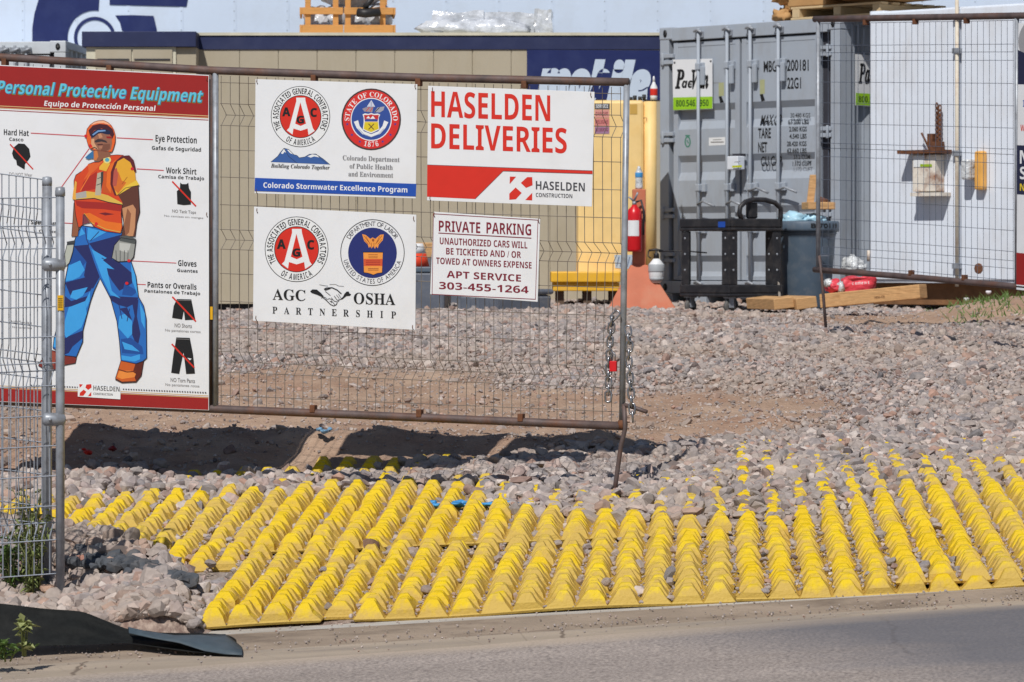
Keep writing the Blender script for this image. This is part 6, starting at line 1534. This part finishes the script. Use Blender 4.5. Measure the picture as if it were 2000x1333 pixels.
def cart():
    Y = 32.2; c = P(1424, 612, Y); c.z = max(c.z - .005, gz1(c.x, c.y) + .0)
    e1 = Vector((-.62, .78, 0)).normalized(); e2 = Vector((.78, .62, 0)).normalized()
    L1_, L2_ = .66, .64
    root = thing('utility_cart', c, 'black plastic two shelf utility cart with a loop handle, by the grey container', 'cart')
    H = .845
    def ob(name, lo, hi, m=M_black, bev=.012, par=root):
        mb = MB(); mb.obox(c, e1, e2, UP, lo, hi); return mb.build(name, m, par, bevel=bev)
    for z0, z1, nm in ((.145, .25, 'lower_shelf'), (H - .12, H - .012, 'upper_shelf')):
        mb = MB(); mb.obox(c, e1, e2, UP, (0, 0, z0), (L1_, L2_, z0 + .03))
        for lo, hi in (((0, 0), (L1_, .025)), ((0, L2_ - .025), (L1_, L2_)), ((0, .0255), (.025, L2_ - .0255)), ((L1_ - .025, .0255), (L1_, L2_ - .0255))): mb.obox(c, e1, e2, UP, (lo[0], lo[1], z0 + .0305), (hi[0], hi[1], z1))
        mb.build(nm, M_black, root, bevel=.01)
    pw = .10
    for a, b_ in ((.012, .012), (L1_ - pw - .012, .012), (.012, L2_ - pw - .012), (L1_ - pw - .012, L2_ - pw - .012)):
        mb = MB(); mb.obox(c, e1, e2, UP, (a, b_, .251), (a + .018, b_ + pw, H - .121)); mb.obox(c, e1, e2, UP, (a + .0185, b_, .251), (a + pw, b_ + .018, H - .121))
        if a > .1: mb.v = []; mb.f = []; mb.mi = []; mb.sm = []; mb.obox(c, e1, e2, UP, (a + pw - .018, b_, .251), (a + pw, b_ + pw, H - .121)); mb.obox(c, e1, e2, UP, (a, b_, .251), (a + pw - .0185, b_ + .018, H - .121))
        po = mb.build('leg', M_black, root, bevel=.006)
        mb = MB()
        for z in (.38, .52, .66):
            mb.lathe(c + e1 * (a - .001 if a < .1 else a + pw + .001) + e2 * (b_ + pw / 2) + UP * z, [(0, 0), (.011, 0), (.011, .003), (0, .003)], 8, None, -e1 if a < .1 else e1)
            mb.lathe(c + e1 * (a + pw / 2) + e2 * (b_ - .001) + UP * z, [(0, 0), (.011, 0), (.011, .003), (0, .003)], 8, None, -e2)
        mb.build('bolts', M_galv, po)
    for a, b_ in ((.07, .07), (L1_ - .07, .07), (.07, L2_ - .07), (L1_ - .07, L2_ - .07)):
        w = c + e1 * a + e2 * b_
        mb = MB(); mb.lathe(w + UP * .063 - e1 * .016, [(0, 0), (.05, 0), (.062, .006), (.062, .026), (.05, .032), (0, .032)], 20, None, e1); wh = mb.build('wheel', M_rubber, root)
        mb = MB(); mb.lathe(w + UP * .063 - e1 * .018, [(0, 0), (.036, 0), (.036, .036), (0, .036)], 14, None, e1); mb.build('hub', M_black, wh)
        mb = MB(); mb.obox(w, e1, e2, UP, (-.028, -.025, .05), (-.021, .025, .145)); mb.obox(w, e1, e2, UP, (.021, -.025, .05), (.028, .025, .145)); mb.obox(w, e1, e2, UP, (-.04, -.04, .134), (.04, .04, .1445)); mb.build('caster_fork', M_galv, root)
    # loop handle rising above the right-hand end
    hp = [(.14, -.01), (.12, .05), (.13, .1), (.19, .145), (.28, .165), (.42, .165), (.54, .14), (.61, .09), (.61, .02), (.6, -.02)]
    mb = MB(); mb.tube([c + e2 * (u + .02) + e1 * (.05 if False else .02) + UP * (H - .01 + v) for u, v in hp], .022, 10); mb.build('handle', M_black, root)
    mb = MB(); mb.obox(c, e1, e2, UP, (.03, .27, H - .011), (.09, .37, H + .13)); mb.build('handle_tray', M_black, root, bevel=.015)
    b_ = MB(); b_.obox(c, e1, e2, UP, (.05, -.003, H - .09), (.14, -.0005, H - .04)); b_.build('blue_sticker', BLU, root)
cart()

def bin_():
    Y = 33.0; o = P(1574, 600, Y); o.z = gz1(o.x, o.y)
    root = thing('rubbish_bin', o, 'tall blue-grey round plastic bin full of rubbish, right of the black cart', 'bin')
    mb = MB(); mb.lathe(o, [(0, .02), (.2, .02), (.215, .05), (.262, .66), (.27, .70), (.275, .70), (.275, .72)], 36); bo = mb.build('body', M_bin, root)
    mb = MB(); mb.lathe(o, [(.262, .72), (.296, .72), (.3, .745), (.3, .80), (.29, .815), (.26, .812), (.25, .76), (0, .75)], 36); mb.build('rim', M_bin, root)
    mb = MB(); mb.obox(o, Vector((1, 0, 0)), Vector((0, 1, 0)), UP, (.08, -.325, .5), (.18, -.25, .512)); mb.build('handle', M_tote, root)
    mb = MB(); cap = capheight('thin', .03); v, f = tmesh('B 70119', 'thin', .03); lo, hi = v[:, 0].min(), v[:, 0].max()
    for gx, gy in v:
        a = -math.pi / 2 + R(lerp(4, 62, (gx - lo) / (hi - lo))); mb.v.append(tuple(o + Vector((.3025 * math.cos(a), .3025 * math.sin(a), .752 + gy / cap * .04))))
    mb.f = list(f); mb.mi = [0] * len(f); mb.sm = [False] * len(f)
    mb.build('lettering', K, root)
    rt = thing('plastic_bag', o + UP * .8, 'crumpled pale blue plastic bag heaped in the top of the bin', 'bag')
    mb = MB(); mb.blob(o + Vector((-.12, -.06, .82)), (.13, .12, .07), None, 3, .5, 3); mb.blob(o + Vector((.06, -.05, .82)), (.12, .12, .06), None, 8, .5, 3); mb.build('film', mat('pale_blue_film', S(170, 208, 226), .3, var=.25), rt)
    rt = thing('wood_offcut', o + UP * .8, 'pale wooden offcut lying across the top of the bin', 'wood')
    mb = MB(); q = P(1598, 403, Y - .08); mb.obox(q, Vector((1, .2, 0)).normalized(), Vector((-.2, 1, 0)).normalized(), UP, (-.12, -.1, -.03), (.13, .12, .035)); mb.build('block', M_wood, rt, bevel=.005)
    mb = MB(); mb.obox(P(1582, 398, Y), Vector((1, 0, 0)), Vector((0, 1, 0)), Vector((.12, .02, 1)).normalized(), (-.03, 0, 0), (.035, .03, .26)); mb.build('slat', M_wood, rt, bevel=.003)
    mb = MB(); mb.blob(P(1606, 395, Y - .05), (.05, .05, .04), None, 2, .5, 3); mb.build('rag', M_rustier, rt)
    rt = thing('timber_plank', P(1520, 590, Y - .1), 'weathered pale plank leaning between the black cart and the bin', 'plank')
    mb = MB(); mb.tube([P(1512, 452, Y - .35), P(1523, 604, Y - .44)], .016, 4); mb.build('board', mat('weathered_wood', S(186, 176, 164), .8), rt)
bin_()

def timbers():
    spec = [((1513, 606), (1552, 601), .095, 'short square timber end nearest the cart, left of the bin foot'),
            ((1557, 606), (1597, 600), .095, 'short square timber end just left of the gate drop rod'),
            ((1602, 602), (1797, 583), .115, 'long yellowish timber beam lying in front of the white container')]
    for (a, b_, h, lab) in spec:
        Y = 30.6 if a[0] > 1600 else 31.4
        A = P(a[0], a[1], Y); B = P(b_[0], b_[1], Y - (.5 if a[0] > 1600 else -.05))
        root = thing('timber_beam', (A + B) / 2, lab, 'timber', 'timbers lying before the containers')
        ax = (B - A); L = ax.length; ax.normalize(); ay = Vector((-ax.y, ax.x, 0)).normalized(); az = ax.cross(ay)
        mb = MB(); mb.obox(A, ax, ay, az, (0, 0, 0), (L, .14 if a[0] > 1600 else .7, h)); mb.build('beam', M_wood, root, bevel=.006)
        if a[0] > 1600:
            b = Board(Plane((a[0], Y), (b_[0], Y - .5)), .0015).part('stamp').text('HEM-FIR', 1708, 584, 20, 5, ink((120, 84, 54)), -.08)
            b.build(root)
    Y = 32.0
    root = thing('timber_beam', P(1840, 575, Y), 'brown timber sleeper, coloured darker for shade, set back under the white container', 'timber', 'timbers lying before the containers')
    a = P(1690, 575, Y + .3); mb = MB(); d = WC.d3; n = WC.n3
    A = WC.w(-.05, 1.20, -.12); mb.obox(A, d, -n, UP, (0, 0, 0), (2.4, .2, .197)); mb.build('beam', mat('shaded_sleeper_wood', S(128, 92, 62), .85, var=.25, scale=8, bump=.003), root, bevel=.006)  # wood colour darkened to paint in the shade under the container
    root = thing('red_bag', P(1660, 570, 31.0), 'limp red and white printed bag lying on the long timber', 'bag')
    c = P(1675, 556, 30.7)
    bx = bmesh.new(); bmesh.ops.create_cube(bx, size=1); bmesh.ops.subdivide_edges(bx, edges=bx.edges, cuts=6, use_grid_fill=True); vs = []
    for v in bx.verts:
        q = v.co; k = 1 - .25 * max(0, q.x); nn = mnoise.noise_vector(q * 3.5) * .03
        vs.append(c + Vector((q.x * .27 + q.z * .02, q.y * .16, q.z * .125 + .02 * q.x)) + nn)
    mb = MB(); mb.add(vs, [tuple(v.index for v in f.verts) for f in bx.faces], None, True); bx.free(); mb.build('body', M_redbag, root)
    mb = MB(); mb.blob(P(1630, 560, 30.65), (.075, .07, .055), None, 5, .5, 3); mb.build('folded_end', M_redbag, root)
    mb = MB(); mb.blob(P(1618, 553, 30.62), (.035, .03, .035), None, 6, .6, 3); mb.blob(P(1642, 562, 30.6), (.03, .025, .05), None, 7, .5, 3); mb.build('white_part', M_bag, root)
    b = Board(Plane((0, 30.55), (2000, 30.56)), 0).part('lettering').letters('cement', 1664, 557, 34, 6, WHT, -.06); b.build(root)
    root = thing('plastic_bag', P(1660, 528, 32), 'crumpled clear plastic sheet between grey container and white container', 'bag')
    mb = MB(); mb.blob(P(1664, 518, 33.0), (.09, .08, .085), None, 15, .7, 2.5); mb.blob(P(1680, 522, 33.0), (.06, .06, .05), None, 16, .7, 2.5); mb.build('film', M_bag, root)
    p = ground_at(1545, 604)
    root = thing('paper_scrap', p, 'scrap of white paper on the gravel before the short timber ends', 'paper')
    mb = MB(); mb.blob(p + UP * .02, (.07, .05, .022), None, 25, .6, 3); mb.build('sheet', M_bag, root)
timbers()

# ------------------------------------------------------------------ silt fence fabric, scraps, weeds
def fabric():
    top = [(-220, 1172), (-60, 1175), (0, 1178), (45, 1183), (90, 1190), (150, 1192), (172, 1196), (205, 1211), (232, 1223), (262, 1234), (320, 1235), (380, 1236), (435, 1237), (460, 1243), (471, 1262)]
    bot = [(-220, 1290), (-60, 1282), (0, 1277), (45, 1270), (90, 1269), (150, 1266), (172, 1265), (205, 1263), (232, 1262), (262, 1263), (320, 1272), (380, 1281), (430, 1283), (458, 1283), (472, 1281)]
    mb = MB(); n = len(top); rows = 9
    # a gentle twist: upright at the left, rolled over and flat at the right end
    for i, (t, b_) in enumerate(zip(top, bot)):
        k = i / (n - 1)
        T = P(t[0], t[1], lerp(15.0, 14.95, k)); 
        B = ground_at(b_[0], b_[1], lambda x, y: .105 + .06 * x + .05 * min(1, max(0, (y - float(road_edge(x)) - .35) / .3)))
        B.z += .012
        for r in range(rows):
            s_ = r / (rows - 1); p = T.lerp(B, s_)
            w = .012 * math.sin(i * 1.7 + r * .8) + .01 * math.sin(i * .9 - r * 1.7)
            bulge = .03 * math.sin(s_ * math.pi) * (1 - k) ** 2
            mb.v.append((p.x, p.y + w + bulge, p.z - .012 * math.sin(s_ * math.pi) * k))
    for i in range(n - 1):
        for r in range(rows - 1):
            a = i * rows + r; mb.f.append((a, a + 1, a + rows + 1, a + rows)); mb.mi.append(0); mb.sm.append(True)
    root = thing('silt_fence', ground_at(240, 1270), 'strip of black silt fence fabric sagging and twisting onto the kerb', 'fabric')
    o = mb.build('sheet', M_fabric, root)
    so = o.modifiers.new('thickness', 'SOLIDIFY'); so.thickness = .003
    su = o.modifiers.new('smooth', 'SUBSURF'); su.levels = 1; su.render_levels = 2
    # the end that lies flipped over, showing its grey-blue back
    q0 = [(250, 1231), (290, 1236), (340, 1239), (390, 1241), (440, 1242), (473, 1262)]; q1 = [(252, 1234), (300, 1246), (350, 1258), (400, 1269), (440, 1277), (473, 1282)]
    mb = MB()
    for i, (a, b_) in enumerate(zip(q0, q1)):
        k = i / 5; A = P(a[0], a[1] - 1, lerp(14.90, 14.86, k)); B = P(b_[0], b_[1], lerp(14.80, 14.50, k))
        for r_ in range(5): q = A.lerp(B, r_ / 4); mb.v.append((q.x, q.y, q.z + .010 * math.sin(r_ / 4 * 3.14) + .006 * math.sin(i * 2.1 + r_)))
    for i in range(5):
        for r_ in range(4): a = i * 5 + r_; mb.f.append((a, a + 1, a + 6, a + 5)); mb.mi.append(0); mb.sm.append(True)
    o = mb.build('folded_back', mat('fabric_back', S(66, 80, 90), .6, var=.15, scale=25, dirt=S(96, 100, 100), dirt_amt=.3), root)
    so = o.modifiers.new('thickness', 'SOLIDIFY'); so.thickness = .003
fabric()

def dark_rubble():  # rubble in shade: the shade is put into the stone colour
    mb = MB(); r = random.Random(12); m = mat('shaded_stone', S(74, 78, 84), .85, var=.35, scale=14, dirt=S(120, 112, 106), dirt_amt=.5, dirt_scale=10)
    for k in range(120):
        t = r.random(); p = ground_at(lerp(150, 372, t) + r.uniform(-8, 8), lerp(1082, 1138, t) - 8 * math.sin(t * 3) + r.gauss(0, 9 * (1.2 - t)), lambda x, y: float(gsmooth(np.array(x), np.array(y))) + .105)
        me = r.choice(ROCKS); q = r.uniform(.04, .10); rt = Matrix.Rotation(r.uniform(0, 6.28), 3, 'Z') @ Matrix.Rotation(r.gauss(0, .5), 3, 'X')
        mb.add([p + (rt @ Vector((v.co.x * q * 1.3, v.co.y * q, v.co.z * q * .8))) for v in me.vertices], [tuple(f.vertices) for f in me.polygons], m)
    tag(mb.build('dark_rubble', None, None), 'rubble coloured dark for shade along the edge of the yellow mat, left', 'rubble', None, 'stuff')
dark_rubble()
def scrap(px, py, dims, m, label, seed, n=5):
    p = ground_at(px, py, lambda x, y: gz1(x, y) + .05)
    mb = MB(); r = random.Random(seed)
    for k in range(n):
        c = p + Vector((r.uniform(-1, 1) * dims[0], r.uniform(-.5, .5) * .08, r.uniform(0, .02)))
        mb.blob(c, (dims[0] * r.uniform(.2, .45), .03, dims[1] * r.uniform(.5, 1)), None, seed + k, .9, 2.5, 2)
    o = mb.build('plastic_scrap', m, None); return tag(o, label, 'scrap')
scrap(940, 990, (.14, .014), M_blue, 'torn strip of blue tarp lying on the gravel by the mats', 3, 8)
scrap(868, 987, (.06, .012), M_blue, 'small piece of blue tarp left of the longer strip', 9, 4)
scrap(622, 846, (.07, .012), mat('pale_blue_tarp', S(120, 160, 190), .5), 'faded blue plastic shred on the tan dirt under the gate', 17, 4)
scrap(158, 885, (.05, .015), RED, 'bright red plastic shred in the shade behind the fence posts', 27, 3)
scrap(215, 880, (.05, .012), ink((120, 26, 30)), 'dark red plastic strip right of the bright red shred', 37, 3)

def leafy(name, base, h, spread, n, m, label, cat, group=None, stems=5, lw=.02, ll=.05, seed=1):
    r = random.Random(seed); root = thing(name, base, label, cat, group)
    ms, ml = MB(), MB()
    for s_ in range(stems):
        a = r.uniform(0, 6.28); t = base + Vector((math.cos(a) * spread * r.uniform(.2, 1), math.sin(a) * spread * r.uniform(.2, 1), h * r.uniform(.6, 1)))
        mid = base.lerp(t, .5) + Vector((r.uniform(-.02, .02), 0, .03)); b0 = base + Vector((math.cos(a) * spread * .2, math.sin(a) * spread * .2, -.02))
        ms.tube([b0, mid, t], [.004, .003, .0015], 5)
        for k in range(n):
            u = r.uniform(.12, 1); p = b0.lerp(mid, u * 2) if u < .5 else mid.lerp(t, u * 2 - 1)
            d = Vector((r.uniform(-1, 1), r.uniform(-1, 1), r.uniform(-.2, .8))).normalized(); sd_ = d.cross(UP).normalized() * lw * r.uniform(.6, 1.2); L = ll * r.uniform(.5, 1.2)
            e = p + d * L; m_ = p + d * L * .45 + UP * .006
            ml.add([p, m_ - sd_, e - UP * .01, m_ + sd_], [(0, 1, 2), (0, 2, 3)])
    ms.build('stems', M_stem, root); ml.build('leaves', m, root)
    return root
M_leaf3 = mat('dusty_weed_leaf', S(122, 132, 78), 0.7, var=0.45, scale=25)
def gp(px, py): 
    p = ground_at(px, py); p.z = max(p.z, gz1(p.x, p.y)); return p
for i, (x, y, h, n, m, lab) in enumerate((
        (70, 1172, .42, 42, M_leaf, 'tall green weed clump growing inside the wire fence, tallest of the weeds there'),
        (28, 1165, .26, 38, M_leaf, 'low dark green weed clump at the left frame edge behind the fence'),
        (60, 1110, .30, 20, M_leaf2, 'pale seeding weed standing behind the tall green clump'))):
    leafy('weed_plant', gp(x, y), h, .13, n // 2, (M_leaf3 if i == 0 else m), lab, 'weed', 'weeds behind the wire fence', 13, .009, .045, i + 3)
leafy('weed_plant', P(45, 1272, 14.45), .13, .05, 9, M_leaf2, 'small weed sprouting at the kerb in front of the black fabric', 'weed', None, 5, .016, .05, 31)
leafy('weed_plant', P(6, 1282, 14.5), .05, .16, 18, M_leaf, 'mat of short weeds on the kerb at the bottom left corner', 'weed', None, 8, .008, .05, 37)
def dry():
    mb = MB(); r = random.Random(4)
    for k in range(260):
        x, y = r.uniform(-40, 125), r.uniform(1150, 1188); p = gp(x, y); L = r.uniform(.03, .09); a = r.uniform(-1, 1)
        mb.add([p + Vector((-.003, 0, 0)), p + Vector((.003, 0, 0)), p + Vector((a * L, r.uniform(-.02, .02), L * r.uniform(.15, .7)))], [(0, 1, 2)])
    o = mb.build('dry_grass', M_dry, None); tag(o, 'straw coloured dry grass under the wire fence', 'grass', None, 'stuff')
    mb = MB(); r = random.Random(5)
    for k in range(520):
        x = r.choice([r.gauss(1925, 40), r.gauss(1950, 30), r.uniform(1800, 2010)]); y = {True: r.gauss(648, 7), False: r.gauss(634, 5)}[x > 1850]
        p = gp(x, y); L = r.uniform(.03, .09); a = r.uniform(-1, 1)
        mb.add([p + Vector((-.006, 0, 0)), p + Vector((.006, 0, 0)), p + Vector((a * L, r.uniform(-.03, .03), L))], [(0, 1, 2)])
    o = mb.build('ground_weeds', M_leaf, None); tag(o, 'low green growth at the foot of the dirt heap', 'grass', None, 'stuff')
dry()
for i, (x, y, lab) in enumerate(((1887, 640, 'small white flower leftmost in the green growth by the dirt heap'), (1903, 636, 'small white flower second from the left by the dirt heap'), (1930, 643, 'small white flower lowest of the group by the dirt heap'), (1960, 628, 'small white flower topmost and furthest right by the dirt heap'))):
    p = gp(x, y + 8); root = thing('white_flower', p, lab, 'flower', 'white flowers by the dirt heap')
    mb = MB(); t = p + Vector((0, -.02, .055)); mb.tube([p, t], .003, 5); mb.build('stem', M_stem, root)
    mb = MB(); mb.lathe(t, [(0, 0), (.012, .002), (.024, .018), (.02, .03), (0, .026)], 9); mb.build('petals', M_petal, root)
